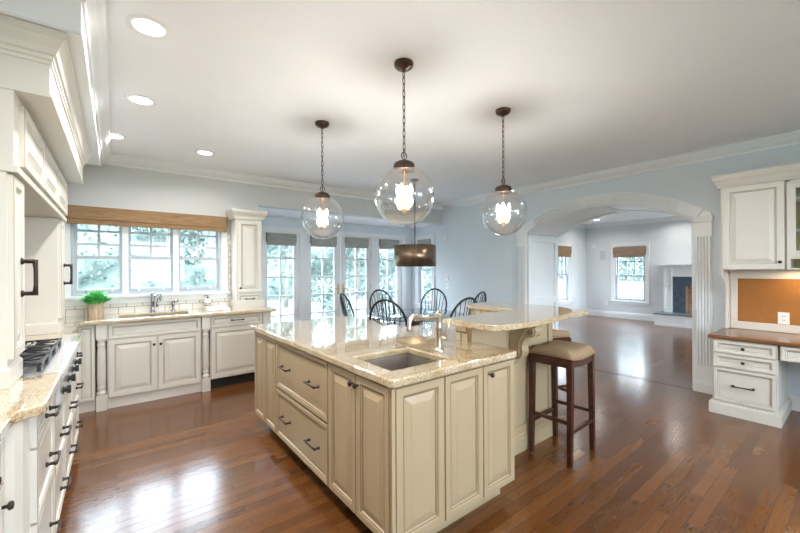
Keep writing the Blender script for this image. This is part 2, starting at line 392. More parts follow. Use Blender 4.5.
SW = (5.72, 6.15, .66, 2.06)
struct('wall_bay_right', holed('x', XR, XR+.14, YB, YD, 0, ZBAY, [SW]), M_wall_blue)
BW_FILL = [(.1, 1.8, .9, 2.35), (2.3, 4.0, .9, 2.35)]  # unseen windows behind the camera, added for soft fill light
struct('wall_front', holed('y', YFRONT-.14, YFRONT, XL, XJ, 0, ZC, BW_FILL), M_wall_blue)
# arch wall: thick wall with a segmental arched opening
AY0, AY1, ASP, AAP = 1.235, 3.44, 1.965, 2.30
hw_ = (AY1-AY0)/2; rise = AAP-ASP; AR = (hw_*hw_+rise*rise)/(2*rise); ACY = (AY0+AY1)/2; ACZ = AAP-AR
def arch_z(y, r=AR): return ACZ+math.sqrt(max(0, r*r-(y-ACY)**2))
NA = 32
ay = [AY0+(AY1-AY0)*i/NA for i in range(NA+1)]
m = MB(); m.box(XR, XJ, YFRONT, AY0, 0, ZC); m.box(XR, XJ, AY1, YB, 0, ZC)
for i in range(NA):
    a, b = ay[i], ay[i+1]; za, zb = arch_z(a), arch_z(b)
    m.hexa([(XR, a, za), (XJ, a, za), (XJ, b, zb), (XR, b, zb), (XR, a, ZC), (XJ, a, ZC), (XJ, b, ZC), (XR, b, ZC)])
struct('wall_right', m, M_wall_blue)
LW = (3.72, 4.47, .50, 2.03); LW2 = (9.43, 10.22, .50, 2.03)
struct('wall_living_far', holed('x', XF, XF+.14, YLF, YLB+.14, 0, ZC, [LW]), M_wall_liv)
struct('wall_living_back', holed('y', YLB, YLB+.14, XJ, XF, 0, ZC, [LW2]), M_wall_liv)
struct('wall_living_front', holed('y', YLF-.14, YLF, XJ, XF+.14, 0, ZC, [(7.3, 10.3, .5, 2.2)]), M_wall_liv)

# crown mouldings and baseboards
def crown_prof(zt, p=.095, d=.11):
    return [(0, zt), (p, zt), (p, zt-.012), (p-.012, zt-.018), (p-.022, zt-.04), (p-.045, zt-.065), (p-.068, zt-.078), (.016, zt-.085), (.016, zt-.098), (.010, zt-d), (0, zt-d)]
struct('trim_crown', MB().sweep([(-.118, YB), (XR, YB), (XR, YFRONT)], crown_prof(ZC), -1), M_trim)
struct('trim_crown_living', MB().sweep([(XJ, YLB), (XF, YLB), (XF, YLF)], crown_prof(ZC), -1), M_trim)
BB = [(0, 0), (.018, 0), (.018, .10), (.012, .115), (.012, .125), (.006, .135), (0, .14)]
struct('baseboard_right', MB().sweep([(XR, YD), (XR, 3.60)], BB, -1), M_trim)
struct('baseboard_front_right', MB().sweep([(XR, 1.06), (XR, YFRONT)], BB, -1), M_trim)
struct('baseboard_living', MB().sweep([(XJ, YLB), (XF, YLB), (XF, 3.30)], [(o_*1.2, z*1.25) for o_, z in BB], -1), M_trim)
struct('trim_threshold', MB().box(XR-.04, XR+.05, AY0, AY1, 0, .002), m_woodgrain('threshold_oak', (.10, .035, .012), (.14, .05, .016), (14, 1, 1), .22))

# arch casing: fluted pilasters with plinths and a fluted arched head
def arch_strip(m, r0, r1, x0, x1, y_from, y_to, n=28):
    a0 = math.atan2(y_from-ACY, 1)
    for i in range(n):
        ya, yb = y_from+(y_to-y_from)*i/n, y_from+(y_to-y_from)*(i+1)/n
        def P(y, r, x):
            th = math.asin(max(-1, min(1, (y-ACY)/AR))); return (x, ACY+math.sin(th)*r, ACZ+math.cos(th)*r)
        m.hexa([P(ya, r0, x0), P(ya, r0, x1), P(yb, r0, x1), P(yb, r0, x0), P(ya, r1, x0), P(ya, r1, x1), P(yb, r1, x1), P(yb, r1, x0)])
m = MB(); cw = .150
for (s, j) in ((1, AY1), (-1, AY0)):
    y0, y1 = (j, j+cw) if s > 0 else (j-cw, j)
    m.box(XR-.022, XR, y0, y1, .14, 1.94)
    for k in range(5):      # fillets between the flutes
        yy = y0+.019+k*.028; m.box(XR-.042, XR-.021, yy-.009, yy+.009, .30, 1.77)
    m.box(XR-.042, XR, y0-.004, y1+.004, 1.77, 1.94)
    m.box(XR-.042, XR, y0-.004, y1+.004, .14, .30)
    m.box(XR-.055, XR, y0-.014, y1+.014, 1.94, 1.985)           # cap
    m.box(XR-.062, XR, y0-.020, y1+.020, 1.985, 2.0)
    m.box(XR-.062, XR, y0-.016, y1+.016, 0, .105); m.box(XR-.055, XR, y0-.010, y1+.010, .105, .125); m.box(XR-.047, XR, y0-.006, y1+.006, .125, .14)
th_s = math.asin(hw_/AR)
arch_strip(m, AR-.004, AR+.148, XR-.022, XR, AY0, AY1)
for k in range(4):
    for ya_, yb_ in ((AY0+.20, ACY-.20), (ACY+.20, AY1-.20)): arch_strip(m, AR+.020+k*.032, AR+.040+k*.032, XR-.048, XR-.02, ya_, yb_, 16)
for ya_, yb_ in ((AY0, AY0+.20), (AY1-.20, AY1), (ACY-.20, ACY+.20)): arch_strip(m, AR+.016, AR+.142, XR-.042, XR-.02, ya_, yb_, 6)
for s_, j_ in ((-1, AY0), (1, AY1)):
    q_ = [(j_-s_*.01, 1.968), (j_+s_*.083, 2.088), (j_+s_*.150, 2.043), (j_+s_*.150, 1.99), (j_, 1.968)]
    m.add([(XR-.022, a, b) for a, b in q_]+[(XR, a, b) for a, b in q_], [tuple(range(5)), tuple(range(9, 4, -1))]+[(i, (i+1) % 5, 5+(i+1) % 5, 5+i) for i in range(5)])
arch_strip(m, AR-.004, AR+.008, XR-.034, XR, AY0, AY1)
# keystone block
arch_strip(m, AR-.012, AR+.150, XR-.052, XR, ACY+.10, ACY+.15, 2)
struct('trim_arch', m, M_trim, .0015)
# vault lining and jamb panels of the deep passage
m = MB(); arch_strip(m, AR-.008, AR-.001, XR, XJ, AY0, AY1); m.box(XR, XJ, AY1-.008, AY1-.001, 0, 1.965); m.box(XR, XJ, AY0+.001, AY0+.008, 0, 1.965)
for (x0, x1) in ((XR, XR+.10), (XJ-.10, XJ)): arch_strip(m, AR-.022, AR-.001, x0, x1, AY0, AY1)
for yc_ in (AY0+.03, ACY, AY1-.03): arch_strip(m, AR-.020, AR-.001, XR+.1, XJ-.1, yc_-.05, yc_+.05, 4)
def framed(m, M, w, h, rails, st=.10, t=.036):
    old = m.M; m.M = M
    m.box(0, st, -t, 0, 0, h); m.box(w-st, w, -t, 0, 0, h)
    for a, b in rails: m.box(st, w-st, -t, 0, a, b)
    m.M = old
JR = [(0, .16), (.82, .93), (1.86, 1.965)]
framed(m, FR(XR, AY1, 0, '-y'), XJ-XR, 1.965, JR)
framed(m, FR(XJ, AY0, 0, '+y'), XJ-XR, 1.965, JR)
for j, s in ((AY1, -1), (AY0, 1)):
    m.box(XR+.0, XJ, min(j, j+s*.035), max(j, j+s*.035), 0, .11)
    m.box(XR, XJ, min(j, j+s*.05), max(j, j+s*.05), 1.945, 1.965)
struct('trim_passage', m, M_trim, .002)

# ------------------------------------------------------------------ windows
def casing(m, M, x0, x1, z0, z1, w=.09, t=.02, sill=True):
    old = m.M; m.M = M
    m.box(x0-w, x0, -t, 0, z0, z1); m.box(x1, x1+w, -t, 0, z0, z1); m.box(x0-w, x1+w, -t, 0, z1, z1+w)
    m.box(x0-w-.006, x0-w+.014, -t-.008, 0, z0, z1+w); m.box(x1+w-.014, x1+w+.006, -t-.008, 0, z0, z1+w); m.box(x0-w-.006, x1+w+.006, -t-.008, 0, z1+w-.014, z1+w+.006)
    if sill: m.box(x0-w-.03, x1+w+.03, -t-.04, 0, z0-.03, z0); m.box(x0-w, x1+w, -t, 0, z0-.10, z0-.03)
    m.M = old
def sash_window(name, M, x0, x1, z0, z1, meet, cols, rows, depth=.10):
    r = sroot(name, tuple((M @ Vector(((x0+x1)/2, .05, z0)))))
    f = MB(M); t = .022
    f.box(x0, x0+t, 0, depth, z0, z1); f.box(x1-t, x1, 0, depth, z0, z1); f.box(x0+t, x1-t, 0, depth, z1-t, z1); f.box(x0+t, x1-t, 0, depth, z0, z0+t)
    f.build('window_frame', M_sash, r)
    s = MB(M); a, b = x0+t, x1-t; q = .035
    s.box(a, a+q, .03, .06, z0+t, meet); s.box(b-q, b, .03, .06, z0+t, meet); s.box(a+q, b-q, .03, .06, z0+t, z0+t+.05); s.box(a, b, .025, .062, meet-.02, meet+.02)
    s.build('sash', M_sash, r)
    s = MB(M); s.box(a, a+q, .065, .09, meet, z1-t); s.box(b-q, b, .065, .09, meet, z1-t); s.box(a+q, b-q, .065, .09, z1-t-q, z1-t)
    for i in range(1, cols): xx = a+q+(b-a-2*q)*i/cols; s.box(xx-.013, xx+.013, .066, .090, meet, z1-t-q)
    for i in range(1, rows): zz = meet+(z1-t-meet)*i/rows; s.box(a+q, b-q, .068, .086, zz-.013, zz+.013)
    s.build('sash', M_sash, r)
    MB(M).box(a+.01, b-.01, .044, .047, z0+t+.01, meet).build('glass_pane', M_pane, r)
    MB(M).box(a+.01, b-.01, .076, .079, meet, z1-t-.01).build('glass_pane', M_pane, r)
    return r
MK = FR(0, YB, 0, '-y')
edges = [(-.345, .065), (.115, .58), (.625, 1.09)]
edges = [(-.39, .092), (.092, .601), (.601, 1.125)]
for i, (a, b) in enumerate(edges):
    w = sash_window('window_%d' % (i+1), MK, a, b, 1.13, 2.04, 1.565, 2, 3)
    for xx in (a+.13, b-.13): MB(MK @ T(xx, .025, 1.175)).box(-.012, .012, -.015, .006, 0, .012).build('sash_lift', M_chrome, w)
m = MB(); casing(m, MK, KW[0], KW[1], KW[2], KW[3], .075)
for xx in (.092, .601): m.box(xx-.03, xx+.03, YB-.018, YB, KW[2], KW[3])
struct('trim_1', m, M_trim, .002)
MSB = FR(XR, 0, 0, '-x')       # local x = -Y
sash_window('window_4', MSB, -SW[1], -SW[0], SW[2], SW[3], 1.40, 2, 2)
m = MB(); casing(m, MSB, -SW[1], -SW[0], SW[2], SW[3], .09); struct('trim_2', m, M_trim, .002)
MLF = FR(XF, 0, 0, '-x')
sash_window('window_5', MLF, -LW[1], -LW[0], LW[2], LW[3], 1.20, 3, 2)
m = MB(); casing(m, MLF, -LW[1], -LW[0], LW[2], LW[3], .10); struct('trim_3', m, M_trim, .002)
MLB = FR(0, YLB, 0, '-y')
sash_window('window_6', MLB, LW2[0], LW2[1], LW2[2], LW2[3], 1.25, 3, 2)
m = MB(); casing(m, MLB, LW2[0], LW2[1], LW2[2], LW2[3], .10); struct('trim_4', m, M_trim, .002)
MBF = T(0, YFRONT, 0) @ RZ(PI)
for i, (a, b, z0, z1) in enumerate(BW_FILL): sash_window('window_%d' % (7+i), MBF, -b, -a, z0, z1, 1.4, 3, 2)  # added fill windows, out of view
m = MB()
for a, b, z0, z1 in BW_FILL: casing(m, MBF, -b, -a, z0, z1, .09)
struct('trim_5', m, M_trim)
sash_window('window_9', T(0, YLF, 0) @ RZ(PI), -10.3, -7.3, .5, 2.2, 1.35, 4, 2)

# french doors: two fixed side panels and a hinged pair
gl = [(2.078, 2.553), (2.891, 3.369), (3.623, 4.107), (4.447, 4.903)]
span = [(1.99, 2.665), (2.775, 3.508), (3.516, 4.225), (4.335, 5.03)]
zg0, zg1 = .26, 1.965
def french(name, x0, x1, g0, g1, fixed):
    r = sroot(name, ((x0+x1)/2, YD+.03, 0)); m = MB(); y0, y1 = YD+.02, YD+.06
    m.box(x0, g0, y0, y1, .012, 2.065); m.box(g1, x1, y0, y1, .012, 2.065); m.box(g0, g1, y0, y1, .012, zg0); m.box(g0, g1, y0, y1, zg1, 2.065)
    m.build('door_leaf', M_trim, r, .003)
    m = MB(); xx = (g0+g1)/2; m.box(xx-.014, xx+.014, y0+.004, y1-.004, zg0, zg1)
    for i in range(1, 5): z = zg0+(zg1-zg0)*i/5; m.box(g0, g1, y0+.005, y1-.005, z-.014, z+.014)
    m.build('muntins', M_trim, r)
    MB().box(g0-.005, g1+.005, YD+.037, YD+.042, zg0-.005, zg1+.005).build('glass_pane', M_pane, r)
    return r
for i in range(4):
    r = french('door_%d' % (i+1), *span[i], *gl[i], i in (0, 3))
    if i in (1, 2):
        hx = span[i][0] if i == 1 else span[i][1]
        for z in (.25, 1.05, 1.72): MB().lathe([(.008, -.05), (.008, .05)], 8, (hx, YD+.012, z)).build('hinge', M_chrome, r)
        px = span[i][1]-.055 if i == 1 else span[i][0]+.055
        h = MB(); h.box(px-.02, px+.02, YD+.012, YD+.02, .93, 1.13); s_ = -1 if i == 1 else 1
        h.tube([(px, YD+.02, 1.04), (px, YD-.035, 1.04), (px+s_*.02, YD-.045, 1.04), (px+s_*.10, YD-.045, 1.04)], .008, 8)
        h.build('door_handle', M_sunk, r)
m = MB()
for a, b in ((1.90, 1.99), (2.665, 2.775), (4.225, 4.335), (5.03, 5.13)): m.box(a, b, YD-.012, YD+.10, 0, 2.077)
m.box(1.87, 5.13, YD-.02, YD, 2.077, 2.163); m.box(1.865, 5.135, YD-.03, YD, 2.150, 2.168); m.box(1.97, 5.05, YD, YD+.1, 2.065, 2.08)
struct('trim_6', m, M_trim, .002)

# ------------------------------------------------------------------ woven shades
def shade(name, label, M, x0, x1, z0, z1, mt, group=None, out=.07, fold=3):
    r = thing(name, label, 'window shade', tuple(M @ Vector(((x0+x1)/2, -out/2, z1))), group)
    m = MB(M)   # folded woven slab in soft steps
    h = z1-z0; n = fold
    m.box(x0, x1, -out, -out+.012, z0+h*.28, z1); m.box(x0, x0+.012, -out, -.005, z0+h*.28, z1); m.box(x1-.012, x1, -out, -.005, z0+h*.28, z1)
    m.box(x0+.004, x1-.004, -out+.012, -.005, z1-.03, z1-.005)
    m.build('valance', mt, r, .003)
    m = MB(M)
    for k in range(n): m.box(x0+.008, x1-.008, -out+.010+.006*k, -out+.034-.002*k, z0+k*h*.08, z0+h*.30+k*h*.02)
    m.build('folds', mt, r, .004)
    return r
shade('woven_shade', 'wide tan bamboo shade across the three windows over the sink', MK, -.42, 1.192, 1.925, 2.125, M_bamboo, out=.10)
MD = FR(0, YD+.0, 0, '-y')
dl = ['small grey woven shade on the leftmost glass door panel beside the tower cabinet', 'small grey woven shade on the glass door left of the brass handles', 'small grey woven shade on the glass door right of the brass handles', 'small grey woven shade on the glass door panel partly behind the drum lamp']
for i in range(4): shade('woven_shade', dl[i], MD, gl[i][0]-.03, gl[i][1]+.03, 1.845, 2.055, M_greysh, 'grey shades on the glass doors', .05)
shade('woven_shade', 'narrow grey woven shade on the side window behind the drum lamp', MSB, -SW[1]-.0, -SW[0]+.0, 1.88, 2.06, M_greysh, out=.03)
shade('woven_shade', 'brown woven shade on the living room window beside the fireplace', MLF, -LW[1]-.03, -LW[0]+.03, 1.72, 2.0, M_livsh, out=.08)
shade('woven_shade', 'brown woven shade on the living room side window behind the arch jamb', MLB, LW2[0]-.03, LW2[1]+.05, 1.74, 2.04, M_bamboo, out=.08)

# ------------------------------------------------------------------ window-wall base cabinets
YF = 4.78      # cabinet box front; doors stand .021 proud
def base_body(r, x0, x1, y0, y1, z0, z1, m_, toe=None, toemat=None, toebox=None):
    MB().box(x0, x1, y0, y1, z0, z1).build('cabinet_body', m_, r)
    if toebox: MB().box(*toebox, 0, z0).build('toe_kick', toemat or m_, r)
MY = lambda x, z: FR(x, YF, z, '-y')
r = thing('base_cabinet', 'narrow white corner cabinet left of the first turned post', 'cabinet', (-.22, 5.0, 0), 'white base cabinets under the window')
base_body(r, -.30, -.165, YF, YB-.01, .11, .872, M_white, toebox=(-.30, -.165, YF+.03, YB-.01))
front(r, 'door', MY(-.292, .12), .122, .74, WM, fr=.035)
def turned_post(x, y, lab):
    r = thing('turned_post', lab, 'post', (x, y, 0), 'turned posts at the sink cabinet'); w = .044
    m = MB(); m.box(x-w, x+w, y-w, y+w, 0, .155)
    m.build('plinth', M_white, r, .003)
    m = MB(); m.box(x-w, x+w, y-w, y+w, .72, .874); m.build('cap_block', M_white, r, .003)
    pr = [(.030, .155), (.040, .165), (.043, .178), (.036, .19), (.028, .20), (.034, .215), (.040, .228), (.034, .24), (.030, .255), (.037, .275), (.038, .45), (.036, .60), (.030, .635), (.034, .648), (.040, .66), (.034, .672), (.028, .685), (.038, .70), (.040, .712), (.032, .72)]
    MB().lathe(pr, 20, (x, y, 0)).build('turned_shaft', M_white, r)
    return r
turned_post(-.115, 4.785, 'white turned post at the left end of the sink cabinet')
r = thing('sink_cabinet', 'white sink base cabinet with two raised panel doors between turned posts', 'cabinet', (.356, 5.0, 0), 'white base cabinets under the window')
base_body(r, -.07, .786, YF, YB-.01, .11, .70, M_white, toebox=(-.07, .786, YF+.012, YB-.01))
MB().box(-.07, .786, YF, YF+.02, .70, .872).build('apron', M_white, r)
front(r, 'drawer', MY(-.060, .712), .835, .155, WM, 'flat', .035)
front(r, 'door', MY(-.060, .115), .412, .588, WM, hw=[('knob', .386, .50)])
front(r, 'door', MY(.362, .115), .412, .588, WM, hw=[('knob', .026, .50)])
turned_post(.831, 4.785, 'white turned post between the sink cabinet and the dishwasher panel')
r = thing('dishwasher', 'panelled white dishwasher with bronze pull and dark toe space', 'dishwasher', (1.18, 5.0, 0))
MB().box(.878, 1.478, YF, YB-.01, .12, .872).build('cabinet_body', M_white, r)
MB().box(.878, 1.478, YF+.06, YB-.01, 0, .12).build('toe_kick', M_black, r)
front(r, 'drawer', MY(.884, .735), .588, .13, WM, 'flat', .032, hw=[('pull', .294, .072, .13)])
front(r, 'door', MY(.884, .13), .588, .595, WM)
r = thing('end_panel', 'narrow white end cabinet at the right end of the window counter', 'cabinet', (1.54, 5.0, 0))
MB().box(1.482, 1.59, YF-.016, YB-.01, 0, .872).build('cabinet_body', M_white, r, .003)
MB().box(1.490, 1.58, YF-.022, YF-.016, .11, .86).build('stile', M_white, r, .002)

# counter of the left and window walls, one L-shaped slab with a sink cut-out
SK = (.03, .70, 4.84, 5.20)
poly = [(XL+.005, 3.42), (-.208, 3.42), (-.208, 3.86), (-.225, 3.90), (-.268, 3.94), (-.268, 4.66), (-.235, 4.70), (1.61, 4.70), (1.66, 4.75), (1.66, YB-.005), (XL+.005, YB-.005)]
o = MB().prism(poly, .875, .915, [[(SK[0], SK[2]), (SK[1], SK[2]), (SK[1], SK[3]), (SK[0], SK[3])]]).build('worktop', M_granite, None, .012, 3)
tag(o, 'beige granite worktop under the kitchen windows turning the corner to the range', 'countertop')
poly = [(XL+.005, .5), (-.285, .5), (-.285, 1.80), (-.279, 1.85), (-.262, 1.878), (-.225, 1.893), (-.208, 1.915), (-.208, 2.44), (XL+.005, 2.44)]
o = MB().prism(poly, .875, .915).build('worktop', M_granite, None, .012, 3)
tag(o, 'beige granite worktop on the near side of the range with a rounded corner', 'countertop')
# sink bowl
def bowl(name, label, x0, x1, y0, y1, z1, dp, m_):
    r = thing(name, label, 'sink', ((x0+x1)/2, (y0+y1)/2, z1-dp)); t = .004
    m = MB(); m.box(x0-t, x0, y0-t, y1+t, z1-dp, z1); m.box(x1, x1+t, y0-t, y1+t, z1-dp, z1); m.box(x0, x1, y0-t, y0, z1-dp, z1); m.box(x0, x1, y1, y1+t, z1-dp, z1); m.box(x0-t, x1+t, y0-t, y1+t, z1-dp-t, z1-dp)
    m.build('basin', m_, r, .002)
    MB().lathe([(.045, 0), (.045, .003), (.03, .004), (.028, .001), (.001, .001)], 20, ((x0+x1)/2, (y0+y1)/2, z1-dp)).build('drain', M_chrome, r)
    return r
bowl('kitchen_sink', 'undermount steel sink in the window counter', *SK, .874, .16, M_steel)
def faucet(name, label, x, y, z, dirx, diry, h, reach, mt, lever, sc=1.0):
    r = thing(name, label, 'faucet', (x, y, z)); m = MB(T(x, y, z))
    m.lathe([(.030*sc, 0), (.030*sc, .008), (.022*sc, .014), (.018*sc, .03), (.0165*sc, h*.55), (.020*sc, h*.57), (.0165*sc, h*.60), (.017*sc, h*.86), (.021*sc, h*.88), (.021*sc, h*.93), (.012*sc, h*.96), (.008*sc, h), (.001, h+.004)], 18)
    m.build('faucet_body', mt, r)
    p = []
    for t, zz in ((0, .86), (.2, .85), (.45, .84), (.62, .87), (.78, .93), (.88, .93), (.96, .86), (1.0, .74), (1.0, .60)):
        p.append((x+dirx*reach*t, y+diry*reach*t, z+h*zz))
    # smooth
    q = [Vector(a) for a in p]; s_ = [q[0]]
    for i in range(len(q)-1):
        a, b = q[i], q[i+1]; s_ += [a.lerp(b, .25), a.lerp(b, .75)]
    s_.append(q[-1])
    MB().tube(s_, [.012*sc]*(len(s_)-3)+[.0125*sc, .014*sc, .014*sc], 10).build('spout', mt, r)
    m = MB(); lx, ly = lever
    a = Vector((x, y, z+h*.32)); b = a+Vector((lx*.045, ly*.045, 0)); m.tube([a, b], .012*sc, 10); m.tube([b+Vector((0, 0, -.015)), b+Vector((0, 0, .02)), b+Vector((lx*.01, ly*.01, .06)), b+Vector((lx*.018, ly*.018, .12))], [.014*sc, .012*sc, .013*sc, .010*sc], 10)
    m.build('lever', mt, r); return r
faucet('sink_faucet', 'pewter bridge style faucet behind the window sink', .35, 5.275, .915, .35, -.94, .24, .20, M_chrome, (1, -.1))
r = thing('side_sprayer', 'small pewter side sprayer right of the window faucet', 'sprayer', (.56, 5.275, .915))
MB(T(.56, 5.275, .915)).lathe([(.022, 0), (.022, .01), (.013, .02), (.012, .06), (.018, .075), (.014, .12), (.001, .125)], 14).build('sprayer_body', M_chrome, r)
MB(T(.56, 5.275, .915)).tube([(0, 0, .10), (.02, -.02, .125), (.05, -.03, .12)], [.012, .014, .012], 8).build('sprayer_head', M_chrome, r)
r = thing('soap_dispenser', 'white striped soap bottle with dark pump on the window counter', 'soap bottle', (.93, 5.2, .915))
MB(T(.93, 5.2, .915)).lathe([(.036, 0), (.038, .005), (.038, .11), (.030, .125), (.014, .13), (.014, .14)], 18).build('bottle', M_soap, r)
m = MB(T(.93, 5.2, .915))
for z in (.045, .065): m.lathe([(.0385, z), (.0388, z+.003), (.0388, z+.009), (.0385, z+.012)], 18, cap=False)
m.build('stripe', M_slot, r)
m = MB(T(.93, 5.2, .915)); m.lathe([(.016, .14), (.016, .155), (.005, .158), (.005, .175), (.001, .18)], 12); m.tube([(0, 0, .175), (-.03, -.02, .178), (-.045, -.03, .165)], .005, 8); m.build('pump', M_bronze, r)
# folded towel
m = MB(T(1.02, 5.0, .915)); vs = []; N_ = 14
for j in range(N_+1):
    for i in range(N_+1):
        u, v = i/N_*2-1, j/N_*2-1; rr = max(abs(u), abs(v)); z = .06*(1-rr**4)*(.75+.35*math.sin(5*u+2*v)*math.cos(3*v-1))+.001
        vs.append((u*.13+.02*math.sin(3*v), v*.085+.015*math.sin(4*u), max(.001, z)))
m.add(vs, [(j*(N_+1)+i, j*(N_+1)+i+1, (j+1)*(N_+1)+i+1, (j+1)*(N_+1)+i) for j in range(N_) for i in range(N_)], 0, True)
o = m.build('dish_towel', M_towel); tag(o, 'crumpled white dish towel on the counter right of the sink', 'towel')
md = o.modifiers.new('solid', 'SOLIDIFY'); md.thickness = .004; md.offset = 1
# plant
r = thing('potted_grass', 'bright green leafy plant in a pale round pot in the counter corner', 'plant', (-.17, 5.12, .915))
MB(T(-.17, 5.12, .915)).lathe([(.066, 0), (.068, .004), (.073, .15), (.066, .152), (.064, .135), (.001, .132)], 24).build('pot', M_pot, r)
m = MB(T(-.17, 5.12, 1.045)); random.seed(3)
for i in range(620):
    a = random.uniform(0, 2*PI); e = random.uniform(.15, 1.5); L = random.uniform(.10, .20)*(1.12 if e < .6 else .95); w = random.uniform(.005, .010); rb = random.uniform(0, .05)
    bx, by = rb*math.cos(a), rb*math.sin(a); dx, dy = math.cos(a)*math.cos(e), math.sin(a)*math.cos(e); dz = math.sin(e); px, py = -math.sin(a)*w, math.cos(a)*w
    q1 = (bx+dx*L*.5, by+dy*L*.5, dz*L*.55+.02); q2 = (bx+dx*L, by+dy*L, dz*L*.8+.015)
    m.add([(bx-px*.5, by-py*.5, 0), (bx+px*.5, by+py*.5, 0), (q1[0]+px, q1[1]+py, q1[2]), (q1[0]-px, q1[1]-py, q1[2]), q2], [(0, 1, 2, 3), (3, 2, 4)])
o = m.build('foliage', M_leaf, r); o['kind'] = 'stuff'
# backsplash
m = MB(); m.box(XL, 1.245, YB-.012, YB, .915, 1.02); m.box(1.232, 1.245, YB-.012, YB, 1.02, 1.92)
m = MB(); m.box(XL, 1.62, YB-.010, YB, .915, 1.028); m.box(1.215, 1.62, YB-.010, YB, 1.028, 1.92); m.box(XL, -.43, YB-.010, YB, 1.028, 1.92)
o = m.build('wall_backsplash', M_tile); o['kind'] = 'structure'

# tower cabinet on the counter
TY = 5.10
r = thing('tower_cabinet', 'tall narrow white cabinet standing on the counter right of the windows', 'cabinet', (1.41, 5.2, .915))
MB().box(1.245, 1.585, TY, YB-.012, .916, 2.13).build('cabinet_body', M_white, r)
m = MB(); m.sweep([(1.245, YB-.012), (1.245, TY), (1.585, TY), (1.585, YB-.012)], [(0, .916), (.022, .916), (.022, 1.0), (.014, 1.012), (0, 1.012)], 1*-1)
m.build('plinth', M_white, r)
MT = lambda x, z: FR(x, TY, z, '-y')
front(r, 'drawer', MT(1.262, .955), .306, .145, WM, 'flat', .03, hw=[('pull', .153, .075, .10)])
front(r, 'door', MT(1.262, 1.115), .306, .955, WM, hw=[('knob', .03, .06)])
m = MB(); m.sweep([(1.245, YB-.012), (1.245, TY), (1.585, TY), (1.585, YB-.012)], [(0, 2.09), (.024, 2.09), (.026, 2.11), (.034, 2.135), (.052, 2.165), (.060, 2.19), (.060, 2.21), (0, 2.21)], -1); m.box(1.245, 1.585, TY, YB-.012, 2.13, 2.209)
m.build('crown', M_white, r)

# ------------------------------------------------------------------ left wall run
XF_ = -.256     # box front; fronts stand proud to -.235
MX = lambda y, z: FR(XF_, y, z, '+x')
def stack(label, y0, y1, fr_, zb=.11, toe=True, group='white drawer stacks beside the range', ztop=.872, side=False):
    r = thing('drawer_cabinet', label, 'cabinet', (-.55, (y0+y1)/2, 0), group)
    MB().box(XL+.006, XF_, y0, y1, zb, ztop).build('cabinet_body', M_white, r)
    MB().box(XL+.006, XF_-.02, y0, y1, 0, zb).build('toe_kick', M_white, r)
    for z0, z1, ps in fr_:
        front(r, 'drawer', MX(y0+.008, z0), y1-y0-.016, z1-z0, WM, 'flat', .032, hw=[('pull', p, (z1-z0)*.5, .11) for p in ps])
    return r
stack('white drawer stack on the near side of the range', 1.935, 2.44, [(.745, .862, [.245]), (.46, .735, [.245]), (.12, .45, [.245])])
stack('white drawer stack between the range and the corner', 3.42, 3.90, [(.70, .862, [.24]), (.40, .69, [.24]), (.12, .39, [.24])])
r = thing('drawer_cabinet', 'wide white drawer cabinet directly below the range', 'cabinet', (-.55, 2.93, 0), 'white drawer stacks beside the range')
MB().box(XL+.006, XF_, 2.442, 3.418, .11, .70).build('cabinet_body', M_white, r)
MB().box(XL+.006, XF_-.02, 2.442, 3.418, 0, .11).build('toe_kick', M_white, r)
for y0 in (2.45, 2.934):
    front(r, 'drawer', MX(y0, .405), .476, .285, WM, 'flat', .032, hw=[('pull', .24, .14, .11)])
    front(r, 'drawer', MX(y0, .12), .476, .275, WM, 'flat', .032, hw=[('pull', .24, .14, .11)])
# filler cabinet in the corner
r = thing('base_cabinet', 'plain white corner cabinet between the drawer stack and the window run', 'cabinet', (-.58, 4.6, 0))
MB().box(XL+.006, -.302, 3.91, YB-.012, 0, .872).build('cabinet_body', M_white, r)
# near cabinets, set back, with a curved end panel
r = thing('base_cabinet', 'cream side of the near cabinet with knobs under the rounded counter corner', 'cabinet', (-.6, 1.4, 0))
MB().box(XL+.006, -.325, .5, 1.93, .11, .872).build('cabinet_body', M_white, r)
MB().box(XL+.006, -.345, .5, 1.93, 0, .11).build('toe_kick', M_white, r)
m = MB(); pts = [(-.325, 1.93), (-.325, 1.84)]+[(-.302+.046*math.sin(t), 1.84+.09*(1-math.cos(t))) for t in [0, .4, .8, 1.2, 1.57]]
m.prism([(-.325, 1.932), (-.325, 1.845), (-.305, 1.85), (-.285, 1.865), (-.268, 1.89), (-.258, 1.932)], 0, .872); m.build('curved_filler', M_white, r)
for y0, w_ in ((1.40, .43), (.95, .43), (.51, .43)):
    front(r, 'drawer', FR(-.325, y0, .70, '+x'), w_, .162, WM, 'flat', .032, hw=[('knob', w_/2, .08)])
    front(r, 'door', FR(-.325, y0, .12, '+x'), w_, .57, WM, hw=[('knob', w_-.04, .50)])

